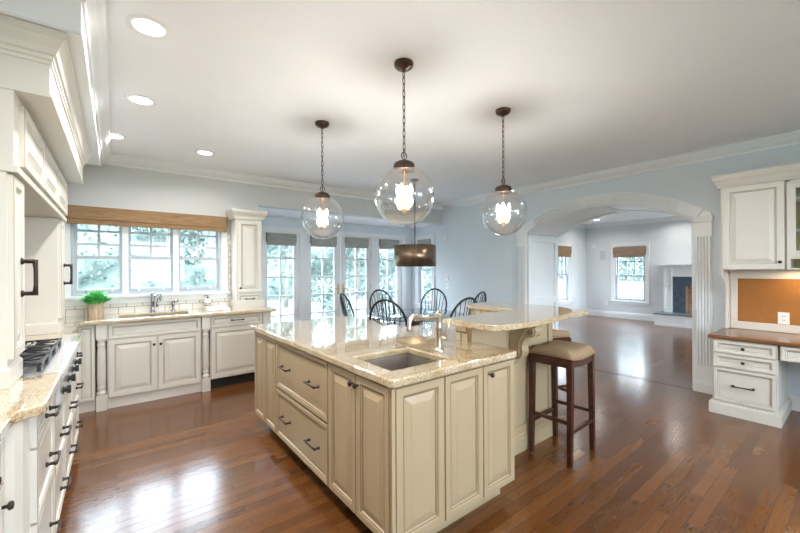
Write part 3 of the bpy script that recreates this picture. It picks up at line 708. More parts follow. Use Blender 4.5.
# range
r = thing('gas_range', 'stainless gas range top with black iron grates under the hood', 'cooktop', (-.5, 2.93, .70))
MB().box(XL+.02, -.245, 2.452, 3.408, .705, .90).build('range_body', M_steel, r)
m = MB(); pr = [(-.285, .90), (-.285, .918), (-.225, .918), (-.208, .912), (-.200, .897), (-.204, .882), (-.214, .868), (-.225, .70), (-.245, .70)]
vs = [(x, 2.446, z) for x, z in pr]+[(x, 3.414, z) for x, z in pr]; k = len(pr)
m.add(vs, [tuple(range(k)), tuple(range(2*k-1, k-1, -1))]+[(i, (i+1) % k, k+(i+1) % k, k+i) for i in range(k)]); m.build('front_ledge', M_steel_l, r)
MB().box(XL+.03, -.283, 2.535, 3.414, .90, .914).build('burner_pan', M_steel, r)
for gi in range(3):
    y0 = 2.545+gi*.290; y1 = y0+.282; g = MB(); z = .955
    for (xa, xb) in ((-.84, -.575), (-.555, -.292)):
        for yy in (y0+.01, y1-.01): g.box(xa, xb, yy-.005, yy+.005, z-.012, z)
        for xx in (xa+.008, xb-.008): g.box(xx-.005, xx+.005, y0, y1, z-.012, z)
        cx, cyy = (xa+xb)/2, (y0+y1)/2
        for k in range(8):
            a = k*PI/4+.0; ex = max(-.11, min(.11, .16*math.cos(a))); ey = max(-.145, min(.145, .2*math.sin(a)))
            g.tube([(cx+.035*math.cos(a), cyy+.035*math.sin(a), z-.004), (cx+ex, cyy+ey, z-.004)], .006, 6)
        for xx in (xa+.012, xb-.012):
            for yy in (y0+.012, y1-.012): g.box(xx-.008, xx+.008, yy-.008, yy+.008, .914, z)
        b = MB().lathe([(.05, .914), (.05, .926), (.035, .93), (.035, .938), (.001, .94)], 16, (cx, cyy, 0)); b.build('burner', M_iron, r)
    g.build('grate', M_iron, r)
for y in (2.60, 2.86, 3.12, 3.34):
    k = MB(T(-.221, y, .79) @ RZ(PI/2) @ RX(PI/2)); k.lathe([(.023, 0), (.023, .004), (.013, .008), (.012, .024), (.001, .026)], 14); k.box(-.005, .005, -.020, .020, .016, .034)
    k.build('knob', M_iron, r)

# hood: cabinet-faced canopy carried by two pull-out cabinets
HX = -.342; HY0, HY1 = 2.25, 4.25
r = thing('range_hood', 'white panelled hood cabinet with deep crown above the range', 'range hood', (-.6, 3.25, 1.84))
MB().box(XL+.003, HX, HY0, HY1, 1.850, 2.195).build('hood_body', M_white, r)
MB().box(XL+.003, HX+.012, HY0-.006, HY1+.006, 1.838, 1.868).build('light_rail', M_white, r, .003)
m = MB(); m.box(XL+.003, -.228, HY0, HY1+.06, 2.196, 2.36); m.box(XL+.003, -.222, HY0-.006, HY1+.066, 2.190, 2.205); m.build('frieze', M_white, r)
m = MB(); pc = [(0, 2.335), (.006, 2.335), (.006, 2.352), (.012, 2.356), (.012, 2.372), (.022, 2.378), (.030, 2.40), (.048, 2.43), (.052, 2.440), (.058, 2.445), (.058, 2.472), (0, 2.472)]
m.sweep([(XL+.003, HY0), (-.228, HY0), (-.228, HY1+.06), (XL+.003, HY1+.06)], pc, -1); m.box(XL+.003, -.228, HY0, HY1+.06, 2.36, 2.472); m.build('crown', M_white, r)
dw = (HY1-HY0-.16)/3
for i in range(3): front(r, 'door', FR(HX, HY0+.10+i*(dw+.008), 1.885, '+x'), dw-.004, .275, WM, fr=.05)
def pullout(label, y0):
    r = thing('pullout_cabinet', label, 'cabinet', (-.6, y0+.125, .915), 'narrow pull-out cabinets beside the range')
    MB().box(XL+.012, -.364, y0, y0+.25, .916, 1.836).build('cabinet_body', M_white, r)
    m = MB(); m.sweep([(XL+.012, y0), (-.364, y0), (-.364, y0+.25), (XL+.012, y0+.25)], [(0, .916), (.010, .916), (.010, .99), (.006, 1.0), (0, 1.005)], -1); m.build('plinth', M_white, r)
    front(r, 'door', FR(-.364, y0+.012, 1.035, '+x'), .226, .795, WM, fr=.05, hw=[('vpull', .14, .35, .15)])
    return r
pullout('tall narrow cream pull-out cabinet at the near side of the range', HY0)
pullout('tall narrow pull-out cabinet at the far side of the range by the window', HY1-.25)
m = MB(); m.box(XL, -.118, 2.185, 4.75, 2.482, ZC)
struct('ceiling_soffit', m, M_ceil)
struct('trim_soffit', MB().box(XL, -.114, 2.181, 4.754, 2.475, 2.484), M_trim)
struct('trim_crown_soffit', MB().sweep([(-.118, 2.185), (-.118, YB)], crown_prof(ZC), -1), M_trim)
struct('ceiling_soffit_end', MB().box(XL, -.118, 4.75, YB, 2.60, ZC), M_wall_warm_lit)

# ------------------------------------------------------------------ island
IX, IY = 1.015, 1.360      # cabinet box faces (fronts stand .021 proud)
IG = 'cream cabinets of the island'
MI = lambda y, z: FR(IX, y, z, '-x')      # local x runs towards -Y
MJ = lambda x, z: FR(x, IY, z, '-y')
ZT = .11
def isl_body(r, x0, x1, y0, y1, toe):
    MB().box(x0, x1, y0, y1, ZT, .873).build('cabinet_body', M_isl, r)
    MB().box(*toe, 0, ZT).build('toe_kick', M_isl, r)
r = thing('island_cabinet', 'cream island sink cabinet at the near corner with tall raised panel doors', 'cabinet', (1.45, 1.65, 0), IG)
m = MB(); m.box(IX, 1.925, IY, 1.395, ZT, .873); m.box(IX, 1.035, 1.395, 1.98, ZT, .873); m.box(1.49, 1.925, 1.395, 1.66, ZT, .873); m.box(1.49, 1.90, 1.66, 1.98, ZT, .873); m.box(1.035, 1.49, 1.86, 1.98, ZT, .873); m.box(1.035, 1.49, 1.395, 1.86, ZT, ZT+.02); m.build('cabinet_body', M_isl, r)
MB().box(IX+.09, 1.905, IY+.07, 1.66, 0, ZT).build('toe_kick', M_isl, r)
h_ = .744; DZ = .119
front(r, 'door', MI(1.977, DZ), .311, h_, IM, fr=.045, hw=[('knob', .289, .692)])
front(r, 'door', MI(1.662, DZ), .296, h_, IM, fr=.045, hw=[('knob', .024, .692)])
front(r, 'panel', MJ(1.016, DZ), .314, h_, IM, fr=.05)
front(r, 'door', MJ(1.335, DZ), .299, h_, IM, fr=.045)
front(r, 'door', MJ(1.638, DZ), .292, h_, IM, fr=.045, hw=[('knob', .055, .69)])
m = MB(); m.box(IX-.012, IX+.012, IY-.012, IY+.012, DZ, .863)
for k in range(2): m.box(IX-.019, IX, IY-.016+k*.012, IY-.010+k*.012, DZ, .863)
m.build('corner_bead', M_isl, r)
r = thing('island_cabinet', 'cream island cabinet with two wide drawers and four bronze pulls', 'cabinet', (1.45, 2.43, 0), IG)
isl_body(r, IX, 1.90, 1.984, 2.876, (IX+.09, 1.85, 1.984, 2.876))
for z0, z1 in ((.497, .863), (DZ, .482)):
    front(r, 'drawer', MI(2.872, z0), .884, z1-z0, IM, 'flat', .036, hw=[('pull', .225, (z1-z0)*.52, .14), ('pull', .700, (z1-z0)*.52, .14)])
r = thing('island_cabinet', 'cream island cabinet with two narrow doors at the far end', 'cabinet', (1.45, 3.16, 0), IG)
isl_body(r, IX, 1.90, 2.880, 3.435, (IX+.09, 1.85, 2.880, 3.37))
front(r, 'door', MI(3.432, DZ), .266, h_, IM, fr=.04)
front(r, 'door', MI(3.162, DZ), .280, h_, IM, fr=.04)
r = thing('island_cabinet', 'cream island base behind the raised bar', 'cabinet', (2.25, 2.2, 0), IG)
MB().box(1.905, 2.67, 1.803, 2.43, 0, .873).build('cabinet_body', M_isl, r)
# worktop with sink cut-out
IS = (1.075, 1.470, 1.450, 1.815)
poly = [(.975, 1.34), (.995, 1.318), (1.915, 1.312), (1.945, 1.335), (1.95, 1.60), (1.95, 1.665), (1.905, 1.665), (1.905, 1.803), (2.68, 1.803), (2.74, 2.47), (2.02, 2.47), (1.99, 2.50), (1.985, 3.44), (1.97, 3.465), (.98, 3.465), (.965, 3.44)]
o = MB().prism(poly, .874, .915, [[(IS[0], IS[2]), (IS[1], IS[2]), (IS[1], IS[3]), (IS[0], IS[3])]]).build('island_worktop', M_granite, None, .009, 3)
tag(o, 'polished beige granite island worktop with a square sink cut-out', 'countertop')
bowl('island_sink', 'small square steel sink in the island worktop', *IS, .873, .19, M_sink)
faucet('island_faucet', 'brushed nickel faucet standing on the island worktop', 1.56, 1.62, .916, -1, 0, .245, .235, M_nickel, (.75, -.66), 1.05)
# raised bar wall
r = thing('raised_bar', 'cream panelled raised bar wall with tiled inner faces', 'bar', (2.4, 1.8, 0))
pw = [(1.908, 1.668), (2.935, 1.668), (2.975, 2.42), (2.765, 2.42), (2.692, 1.80), (1.908, 1.80)]
MB().prism(pw, 0, 1.034).build('bar_body', M_isl, r, .002)
m = MB(); m.box(1.900, 1.908, 1.700, 1.798, .916, 1.034); m.build('tile_facing', M_tilew, r)
m = MB(); m.hexa([(2.684, 1.81, .916), (2.691, 1.81, .916), (2.757, 2.37, .916), (2.750, 2.37, .916), (2.684, 1.81, 1.034), (2.691, 1.81, 1.034), (2.757, 2.37, 1.034), (2.750, 2.37, 1.034)]); m.build('tile_facing', M_tilew, r)
m = MB(); m.sweep([(1.93, 1.668), (2.935, 1.668), (2.975, 2.42)], [(o_, z) for o_, z in BB], -1); m.build('base_moulding', M_isl, r)
m = MB(); m.box(1.905, 1.96, 1.656, 1.668, .14, 1.03); m.box(2.87, 2.935, 1.656, 1.668, .14, 1.03); m.box(1.96, 2.87, 1.656, 1.668, .14, .20); m.build('face_frame', M_isl, r, .002)
# scrolled corbel
def scroll():
    P = [(0, 1.034), (-.225, 1.034), (-.225, 1.005), (-.215, .995), (-.222, .97), (-.215, .945), (-.195, .925), (-.165, .92), (-.135, .905), (-.115, .875), (-.108, .845), (-.115, .81), (-.105, .775), (-.085, .75), (-.06, .742), (-.045, .752), (-.03, .735), (-.02, .705), (0, .69)]
    return P
m = MB(); P = scroll(); k = len(P); x0, x1 = 2.34, 2.42
m.add([(x0, 1.668+a, z) for a, z in P]+[(x1, 1.668+a, z) for a, z in P], [tuple(range(k)), tuple(range(2*k-1, k-1, -1))]+[(i, (i+1) % k, k+(i+1) % k, k+i) for i in range(k)])
o = m.build('corbel', M_isl, r, .003)
m = MB()
for cx_, cz_, R_ in ((1.668-.165, .965, .045), (1.668-.065, .79, .03)):
    for xx in (x0-.003, x1+.003):
        sp = [(xx, cx_+R_*(1-t/22)*math.cos(t*.55+1), cz_+R_*(1-t/22)*math.sin(t*.55+1)) for t in range(20)]
        m.tube(sp, .006, 6)
for xx in (x0-.002, x1+.002): m.tube([(xx, 1.668-.19, 1.005), (xx, 1.668-.12, .95), (xx, 1.668-.085, .88), (xx, 1.668-.08, .82)], .005, 6)
m.build('scroll', M_isl, o)
# bar top
bt = [(1.795, 1.45), (1.80, 1.40), (1.83, 1.375), (1.976, 1.350), (2.12, 1.343), (2.263, 1.346), (2.42, 1.360), (2.586, 1.386), (2.75, 1.412), (2.90, 1.432), (3.0, 1.430), (3.055, 1.415), (3.075, 1.435), (3.06, 1.475), (3.03, 1.52), (3.04, 1.56), (3.10, 1.61), (3.15, 1.70), (3.175, 1.82), (3.17, 1.95), (3.14, 2.12), (3.10, 2.28), (3.06, 2.40), (3.02, 2.44), (2.735, 2.44), (2.705, 2.40), (2.635, 1.85), (2.60, 1.835), (1.80, 1.835), (1.79, 1.80)]
o = MB().prism(bt, 1.035, 1.072).build('bar_countertop', M_granite, None, .011, 3)
tag(o, 'raised curved granite bar top above the island worktop', 'countertop')

# ------------------------------------------------------------------ bar stools
def make_stool(label):
    r = thing('bar_stool', label, 'bar stool', (0, 0, 0), 'saddle stools at the raised bar')
    # saddle cushion
    N1, N2 = 16, 12; W2, D2 = .195, .170; top = []; bot = []
    def zz(u, v):
        sad = .018*abs(u)**2 - .004*v*v; e = (1-abs(u)**8)*(1-abs(v)**8)
        return .755+.012+(.045*max(0, e)**.35)+sad
    m = MB(); vs = []
    def sq(u, v): k = .985 if (abs(u) > .9 and abs(v) > .9) else 1; return (u*W2*k, v*D2*k)
    for j in range(N2+1):
        for i in range(N1+1):
            u, v = i/N1*2-1, j/N2*2-1; u = math.copysign(abs(u)**.8, u); v = math.copysign(abs(v)**.8, v); x, y = sq(u, v); vs.append((x, y, zz(u, v)))
    n = N1+1; fs = [(j*n+i, j*n+i+1, (j+1)*n+i+1, (j+1)*n+i) for j in range(N2) for i in range(N1)]
    b = len(vs); rim = [i for i in range(n)]+[j*n+N1 for j in range(1, N2+1)]+[N2*n+i for i in range(N1-1, -1, -1)]+[j*n for j in range(N2-1, 0, -1)]
    for q in rim: x, y, z = vs[q]; vs.append((x, y, z-.022))
    L = len(rim); fs += [(rim[i], b+i, b+(i+1) % L, rim[(i+1) % L]) for i in range(L)]; fs.append(tuple(b+i for i in range(L-1, -1, -1)))
    m.add(vs, fs, 0, True); seat = m.build('seat', M_fabric, r, local=True)
    m = MB()
    for i in range(L):
        a = Vector(vs[b+i]); c2 = Vector(vs[b+(i+1) % L]); k = max(1, int((c2-a).length/.011))
        for t in range(k): p = a.lerp(c2, t/k); d = Vector((p.x/W2, p.y/D2, 0)); m.lathe([(.0001, -.004), (.004, 0), (.0001, .004)], 5, (p.x*1.012, p.y*1.016, p.z+.004), cap=False)
    o = m.build('nail_trim', M_brass, seat, local=True); o['kind'] = 'stuff'
    for s1 in (-1, 1):
        for s2 in (-1, 1):
            m = MB(); tx, ty, bx, by = s1*.172, s2*.148, s1*.190, s2*.150; a, c2 = .021, .017
            m.hexa([(bx-c2, by-c2, 0), (bx+c2, by-c2, 0), (bx+c2, by+c2, 0), (bx-c2, by+c2, 0), (tx-a, ty-a, .745), (tx+a, ty-a, .745), (tx+a, ty+a, .745), (tx-a, ty+a, .745)]); m.build('leg', M_dwood, r, .003, local=True)
    m = MB()
    for s2 in (-1, 1):   # shaped aprons
        k = 10; xs = [-.18+.36*i/k for i in range(k+1)]; dip = lambda x: .018*(x/.2)**2
        for i in range(k):
            xa, xb = xs[i], xs[i+1]; y0, y1 = s2*.155-.011, s2*.155+.011
            m.hexa([(xa, y0, .69+dip(xa)), (xb, y0, .69+dip(xb)), (xb, y1, .69+dip(xb)), (xa, y1, .69+dip(xa)), (xa, y0, .748+dip(xa)), (xb, y0, .748+dip(xb)), (xb, y1, .748+dip(xb)), (xa, y1, .748+dip(xa))])
    for s1 in (-1, 1): m.box(s1*.185-.011, s1*.185+.011, -.145, .145, .695, .765)
    m.build('apron', M_dwood, r, local=True)
    for s2, z in ((-1, .235), (1, .235)): MB().box(-.185, .185, s2*.152-.012, s2*.152+.012, z-.014, z+.014).build('stretcher', M_dwood, r, .003, local=True)
    for s1 in (-1, 1): MB().box(s1*.188-.010, s1*.188+.010, -.14, .14, .285, .312).build('stretcher', M_dwood, r, .003, local=True)
    return r
s1_ = make_stool('dark wood saddle stool with tan seat, nearest the camera at the bar'); s2_ = copy_tree(s1_)
s1_.location = (2.750, 1.478, 0); s1_.rotation_euler.z = .04
s2_.location = (3.335, 1.985, 0); s2_.rotation_euler.z = math.radians(75); s2_['label'] = 'dark wood saddle stool mostly hidden behind the nearest stool'

# ------------------------------------------------------------------ dining table and windsor chairs
TX, TYY = 3.49, 4.12
r = thing('dining_table', 'round glass topped dining table ringed by black chairs', 'table', (TX, TYY, 0))
MB().lathe([(.001, .740), (.715, .740), (.72, .743), (.72, .749), (.715, .752), (.001, .752)], 64, (TX, TYY, 0), cap=False).build('table_top', M_tglass, r)
MB().lathe([(.7195, .741), (.7225, .741), (.7225, .751), (.7195, .751)], 64, (TX, TYY, 0), cap=False).build('glass_edge', mat('glass_edge', (.03, .12, .14), .1), r)
m = MB(); m.lathe([(.30, 0), (.30, .03), (.26, .05), (.09, .09), (.06, .16), (.10, .26), (.11, .34), (.07, .44), (.055, .56), (.09, .64), (.20, .70), (.24, .715), (.24, .738)], 28, (TX, TYY, 0)); m.build('pedestal', M_tablewood, r)
def make_chair(label):
    r = thing('windsor_chair', label, 'chair', (0, 0, 0), 'black windsor chairs around the glass table')
    # seat: shield shape, back at +y
    sh = [(.0, -.21), (.12, -.215), (.20, -.19), (.225, -.10), (.215, .02), (.185, .13), (.12, .20), (0, .22)]
    poly = sh+[(-x, y) for x, y in sh[-2:0:-1]]
    MB().prism(poly, .425, .462).build('seat', M_chair, r, .012, local=True)
    def bow(t):      # t 0..1 along the hoop
        a = PI*t; s = math.cos(a); h = math.sin(a)
        zz = .46+.60*(h**.72); wid = .185+.09*math.sin(min(1, h)*PI*.62); x = -s*wid if h < .999 else 0
        lean = (zz-.46)*.26
        return Vector((x, .165+lean+.02*h-.03*abs(s), zz))
    pts = [bow(i/36) for i in range(37)]
    MB().tube(pts, .0145, 8).build('bow', M_chair, r, local=True)
    for k in range(9):
        f = (k-4)/4; xb = f*.135; tx_ = f*.23
        # find bow point with x near tx_
        q = min(pts[3:-3], key=lambda p: abs(p.x-tx_)); 
        bp = Vector((xb, .175-.035*f*f, .455)); mid = bp.lerp(q, .4)
        MB().tube([bp, mid, q], [.006, .0075, .005], 6).build('spindle', M_chair, r, local=True)
    for s1 in (-1, 1):
        for s2, by, ty in ((-1, -.235, -.13), (1, .25, .12)):
            p0, p1 = Vector((s1*.14, ty, .43)), Vector((s1*.225, by, 0))
            MB().tube([p0, p0.lerp(p1, .2), p0.lerp(p1, .3), p0.lerp(p1, .35), p0.lerp(p1, .6), p1], [.012, .018, .013, .019, .018, .011], 8).build('leg', M_chair, r, local=True)
    MB().tube([(-.185, 0, .20), (0, 0, .20), (.185, 0, .20)], [.009, .014, .009], 8).build('stretcher', M_chair, r, local=True)
    for s1 in (-1, 1): MB().tube([(s1*.185, -.185, .20), (s1*.188, 0, .20), (s1*.185, .19, .20)], [.009, .013, .009], 8).build('stretcher', M_chair, r, local=True)
    return r
CH = [(2.576, 4.70, 'black windsor chair seen edge-on, leftmost of the dining chairs'), (3.569, 5.172, 'black windsor chair at the far left of the table near the glass doors'),
      (2.458, 3.44, 'black windsor chair directly behind the island worktop'), (4.492, 4.755, 'black windsor chair below the side window, right of the drum lamp'),
      (3.405, 3.003, 'black windsor chair tucked behind the end of the raised bar'), (4.45, 3.642, 'black windsor chair, rightmost and smallest above the bar top')]
proto = None
for x, y, lab in CH:
    if proto is None: proto = ch = make_chair(lab)
    else: ch = copy_tree(proto); ch['label'] = lab
    dx, dy = x-TX, y-TYY; L = math.hypot(dx, dy); a = math.atan2(dy, dx)
    rad = L-.33
    ch.location = (TX+rad*math.cos(a), TYY+rad*math.sin(a), 0); ch.rotation_euler.z = a-PI/2-(.22 if abs(x-2.576) < .001 else 0)

# ------------------------------------------------------------------ pendants, drum lamp, recessed lights
def chain_mb(m, x, y, z0, z1, L=.040, r=.0028, w=.009):
    n = max(1, round((z1-z0)/(L*.78))); st = (z1-z0)/n
    for i in range(n):
        zc = z0+st*(i+.5); pts = []
        for k in range(10):
            a = 2*PI*k/10; u, v = w*math.cos(a), (L/2)*math.sin(a)
            pts.append((x+u, y, zc+v) if i % 2 else (x, y+u, zc+v))
        m.tube(pts, r, 5, closed=True)
def make_pendant(label):
    r = thing('globe_pendant', label, 'pendant light', (0, 0, 0), 'glass globe pendants over the island')
    # origin on the ceiling, z downwards negative
    MB().lathe([(.001, -.052), (.012, -.052), (.018, -.044), (.045, -.036), (.060, -.022), (.063, -.008), (.063, 0), (.001, 0)], 28, cap=False).build('canopy', M_copper, r, local=True)
    m = MB(); chain_mb(m, 0, 0, -.600, -.050, .056, .0028, .0085); m.build('chain', M_bronze, r, local=True)
    m = MB(); m.tube([(.022*math.cos(a), 0, -.600+.022*math.sin(a)+.004) for a in [2*PI*k/14 for k in range(14)]], .0035, 6, closed=True); m.build('loop', M_bronze, r, local=True)
    cap = MB().lathe([(.012, -.622), (.030, -.628), (.060, -.642), (.068, -.655), (.071, -.690), (.066, -.692), (.001, -.680)], 28).build('cap', M_copper, r, local=True)
    R_ = .192; cz = -.858; prof = [(R_*math.cos(math.radians(t)), cz+R_*math.sin(math.radians(t))) for t in range(-90, 69, 6)]
    prof[0] = (.0005, cz-R_); MB().lathe(prof, 48, cap=False).build('glass_globe', M_globe, r, local=True)
    MB().tube([(0, 0, -.68), (0, 0, -.955)], .0045, 8).build('stem', M_brass, r, local=True)
    m = MB(); m.lathe([(.001, -.975), (.005, -.965), (.016, -.950), (.018, -.940), (.008, -.925), (.001, -.92)], 14, cap=False)
    hub = m.build('hub', M_brass, r, local=True)
    for k in range(4):
        a = k*PI/2+.5; cx, cy_ = math.cos(a), math.sin(a)
        arm = MB().tube([(cx*.01, cy_*.01, -.94), (cx*.03, cy_*.03, -.945), (cx*.043, cy_*.043, -.935), (cx*.045, cy_*.045, -.915)], .0035, 7).build('arm', M_brass, r, local=True)
        MB().lathe([(.010, -.918), (.011, -.905), (.008, -.900), (.0075, -.845), (.001, -.845)], 10, (cx*.045, cy_*.045, 0)).build('candle_sleeve', M_candle, arm, local=True)
        MB().lathe([(.005, -.845), (.011, -.830), (.0125, -.815), (.008, -.795), (.001, -.780)], 10, (cx*.045, cy_*.045, 0)).build('bulb', M_bulb, arm, local=True)
    return r
PD = [(1.476, 3.03, 'clear glass globe pendant at the left, hanging near the glass doors'), (1.467, 1.835, 'largest looking glass globe pendant, in the middle above the island'), (2.559, 1.875, 'clear glass globe pendant at the right, hanging above the raised bar')]
pp = None
for x, y, lab in PD:
    if pp is None: pp = p = make_pendant(lab)
    else: p = copy_tree(pp); p['label'] = lab
    p.location = (x, y, ZC)
    l = bpy.data.lights.new('pendant_bulb_light', 'POINT'); l.energy = PEND_W; l.color = (1, .94, .87); l.shadow_soft_size = .06
    l.cycles.use_multiple_importance_sampling = True
    o = bpy.data.objects.new('pendant_bulb_light', l); o.location = (x, y, ZC-.82); COL.objects.link(o)
r = thing('drum_pendant', 'bronze metal drum lamp hanging over the dining table', 'pendant light', (TX, TYY, ZC))
MB().lathe([(.001, -.03), (.05, -.025), (.065, -.012), (.065, 0)], 24, (TX, TYY, ZC)).build('canopy', M_bronze, r)
m = MB(); chain_mb(m, TX, TYY, 1.76, ZC-.03, .05, .004, .012); m.build('chain', M_bronze, r)
MB().lathe([(.305, 1.455), (.308, 1.455), (.308, 1.765), (.305, 1.765), (.303, 1.76), (.303, 1.46)], 64, (TX, TYY, 0), cap=False).build('drum_shade', M_drum, r)
m = MB()
for k in range(3): a = k*2*PI/3; m.tube([(TX, TYY, 1.77), (TX+.304*math.cos(a), TYY+.304*math.sin(a), 1.75)], .004, 6)
m.build('spider', M_bronze, r)
MB().lathe([(.001, 1.60), (.02, 1.61), (.03, 1.64), (.015, 1.68), (.012, 1.76)], 14, (TX, TYY, 0)).build('bulb', M_bulb, r)
CANS = [(.148, 2.405, 'recessed ceiling light nearest the camera'), (.161, 3.475, 'recessed ceiling light, second from the near one'), (-.01, 4.56, 'recessed ceiling light half hidden at the soffit crown'), (.80, 4.60, 'recessed ceiling light above the kitchen sink, farthest right of the row'),
        (10.35, 4.55, 'recessed ceiling light in the living room seen under the left of the arch'), (10.7, 2.9, 'recessed ceiling light in the living room above the fireplace')]
cp = None
for i, (x, y, lab) in enumerate(CANS):
    if cp is None:
        cp = c_ = thing('recessed_light', lab, 'ceiling light', (0, 0, 0), 'recessed ceiling lights')
        MB().lathe([(.072, -.001), (.076, -.008), (.098, -.006), (.104, -.001)], 40, cap=False).build('trim_ring', M_trim, c_, local=True)
        MB().lathe([(.001, -.0045), (.070, -.0035), (.073, -.001)], 32, cap=False).build('lens', M_canglow, c_, local=True)
    else: c_ = copy_tree(cp); c_['label'] = lab
    c_.location = (x, y, ZC)
CAN_FILL_L = [(a, b) for a, b, _ in CANS]+[(.15, 1.33), (.15, .2), (3.9, .9), (3.9, 2.6), (2.2, .1), (3.9, -.9), (1.2, -1.2), (8.3, 4.2), (8.3, 1.8), (10.2, .8)]  # ceiling cans plus added lamps without fixtures, for even room light
for x, y in CAN_FILL_L:
    l = bpy.data.lights.new('can_or_fill_light', 'AREA'); l.shape = 'DISK'; l.size = .13; l.energy = CAN_W*(1.4 if x < 1 and y < 4 else .8); l.color = CAN_COL; l.spread = math.radians(150)
    o = bpy.data.objects.new('can_or_fill_light', l); o.location = (x, y, ZC-.012); COL.objects.link(o)
l = bpy.data.lights.new('desk_light', 'AREA'); l.shape = 'RECTANGLE'; l.size = .1; l.size_y = .5; l.energy = 2.5; l.color = (1, .75, .45)
o = bpy.data.objects.new('desk_light', l); o.location = (5.14, .25, 1.385); COL.objects.link(o)

# ------------------------------------------------------------------ desk corner
DX = 4.651
MDk = lambda y, z: FR(DX, y, z, '-x')
r = thing('desk_cabinet', 'white desk pedestal with two small drawers and a file drawer', 'cabinet', (4.95, .73, 0))
MB().box(DX, XR-.002, .50, .952, .115, .722).build('cabinet_body', M_white, r)
m = MB(); m.sweep([(XR-.02, .975), (DX, .975), (DX, .50), (XR-.02, .50)], [(-.01, 0), (.038, 0), (.038, .10), (.030, .112), (.0, .115), (-.01, .115)], 1*-1)
m.v = []; m.f = []; m.mi = []; m.sm = []
m.box(DX-.040, XR-.02, .475, .975, 0, .103); m.box(DX-.032, XR-.02, .483, .968, .103, .116); m.build('plinth', M_white, r, .002)
front(r, 'drawer', MDk(.944, .592), .436, .122, WM, 'flat', .035, hw=[('knob', .218, .061)])
front(r, 'drawer', MDk(.944, .457), .436, .128, WM, 'flat', .035, hw=[('knob', .218, .064)])
front(r, 'drawer', MDk(.944, .128), .436, .322, WM, 'flat', .035, hw=[('pull', .218, .165, .14)])
o = MB().box(4.618, XR-.002, -1.0, .985, .724, .760).build('wooden_desktop', M_desk, None, .010, 3); tag(o, 'polished cherry wood desk top below the cork board', 'desktop')
r = thing('pencil_drawer', 'shallow white drawer under the desk top right of the pedestal', 'drawer', (4.9, .1, .6))
MB().box(DX, XR-.05, -.35, .488, .59, .722).build('drawer_box', M_white, r)
front(r, 'drawer', MDk(.480, .594), .60, .125, WM, 'flat', .032, hw=[('knob', .3, .06)])
r = thing('desk_cabinet', 'white desk pedestal beyond the knee space', 'cabinet', (4.95, -.68, 0))
MB().box(DX, XR-.02, -.99, -.36, .0, .722).build('cabinet_body', M_white, r)
# upper cabinets
UX = 5.0
MU = lambda y, z: FR(UX, y, z, '-x')
r = thing('wall_cabinet', 'white wall cabinet with one raised panel door beside the arch', 'cabinet', (5.15, .71, 1.39))
MB().box(UX, XR-.002, .478, .955, 1.392, 2.26).build('cabinet_body', M_white, r)
front(r, 'door', MU(.937, 1.398), .450, .842, WM, fr=.06, hw=[('knob', .42, .07)])
r = thing('wall_cabinet', 'white glass fronted wall cabinet with shelves at the right edge', 'cabinet', (5.15, 0, 1.39))
m = MB(); y0, y1 = -.30, .476
m.box(UX, XR-.002, y1-.018, y1, 1.392, 2.24); m.box(UX, XR-.002, y0, y0+.018, 1.392, 2.24); m.box(UX, XR-.002, y0, y1, 2.20, 2.24); m.box(UX, XR-.002, y0, y1, 1.392, 1.41); m.box(UX, XR-.002, y0, y1, 1.50, 1.52); m.build('cabinet_body', M_white, r)
MB().box(XR-.012, XR-.003, y0+.018, y1-.018, 1.41, 2.20).build('back_panel', mat('tan_lining', (.36, .27, .14), .6), r)
for z in (1.76, 2.06): MB().box(UX+.03, XR-.012, y0+.018, y1-.018, z, z+.018).build('shelf', M_white, r)
m = MB(MU(.474, 1.515)); w_ = .77; hh = .70; m.box(0, .058, -.021, 0, 0, hh); m.box(w_-.058, w_, -.021, 0, 0, hh); m.box(.058, w_-.058, -.021, 0, 0, .058); m.box(.058, w_-.058, -.021, 0, hh-.058, hh)
d_ = m.build('door', M_white, r, .002); MB(MU(.474, 1.515)).box(.05, w_-.05, -.012, -.009, .05, hh-.05).build('glass_pane', M_pane, d_)
m = MB(MU(.474, 1.396)); m.box(0, .025, -.021, 0, 0, .115); m.box(w_-.025, w_, -.021, 0, 0, .115); m.box(.025, w_-.025, -.021, 0, 0, .015); m.box(.025, w_-.025, -.021, 0, .10, .115); m.build('cubby_frame', M_white, r, .002)
m = MB(); m.sweep([(XR-.002, .957), (UX-.004, .957), (UX-.004, -.31)], [(0, 2.243), (.016, 2.243), (.018, 2.26), (.026, 2.272), (.034, 2.30), (.050, 2.325), (.054, 2.355), (.060, 2.36), (.060, 2.376), (0, 2.376)], 1*-1)
o = m.build('cabinet_crown', M_white); tag(o, 'white crown moulding along the top of the desk wall cabinets', 'moulding')
r = thing('cork_board', 'orange brown cork board in a cream frame above the desk', 'notice board', (XR-.02, .2, .77))
MB().box(XR-.013, XR-.003, -.98, .872, .842, 1.30).build('cork_panel', M_cork, r)
m = MB(); m.box(XR-.022, XR-.003, -.98, .93, .762, .842); m.box(XR-.022, XR-.003, -.98, .93, 1.30, 1.39); m.box(XR-.022, XR-.003, .872, .93, .842, 1.30); m.build('board_frame', M_white, r, .003)
r = thing('side_bracket', 'cream end panel with small ledge left of the cork board', 'bracket', (5.2, .945, .76))
MB().box(XR-.12, XR-.003, .935, .955, .762, 1.39).build('end_panel', M_white, r, .002)
m = MB(); P = [(-.115, 1.391), (-.30, 1.391), (-.30, 1.34), (-.28, 1.30), (-.22, 1.25), (-.16, 1.20), (-.13, 1.14), (-.115, 1.08)]; k = len(P)
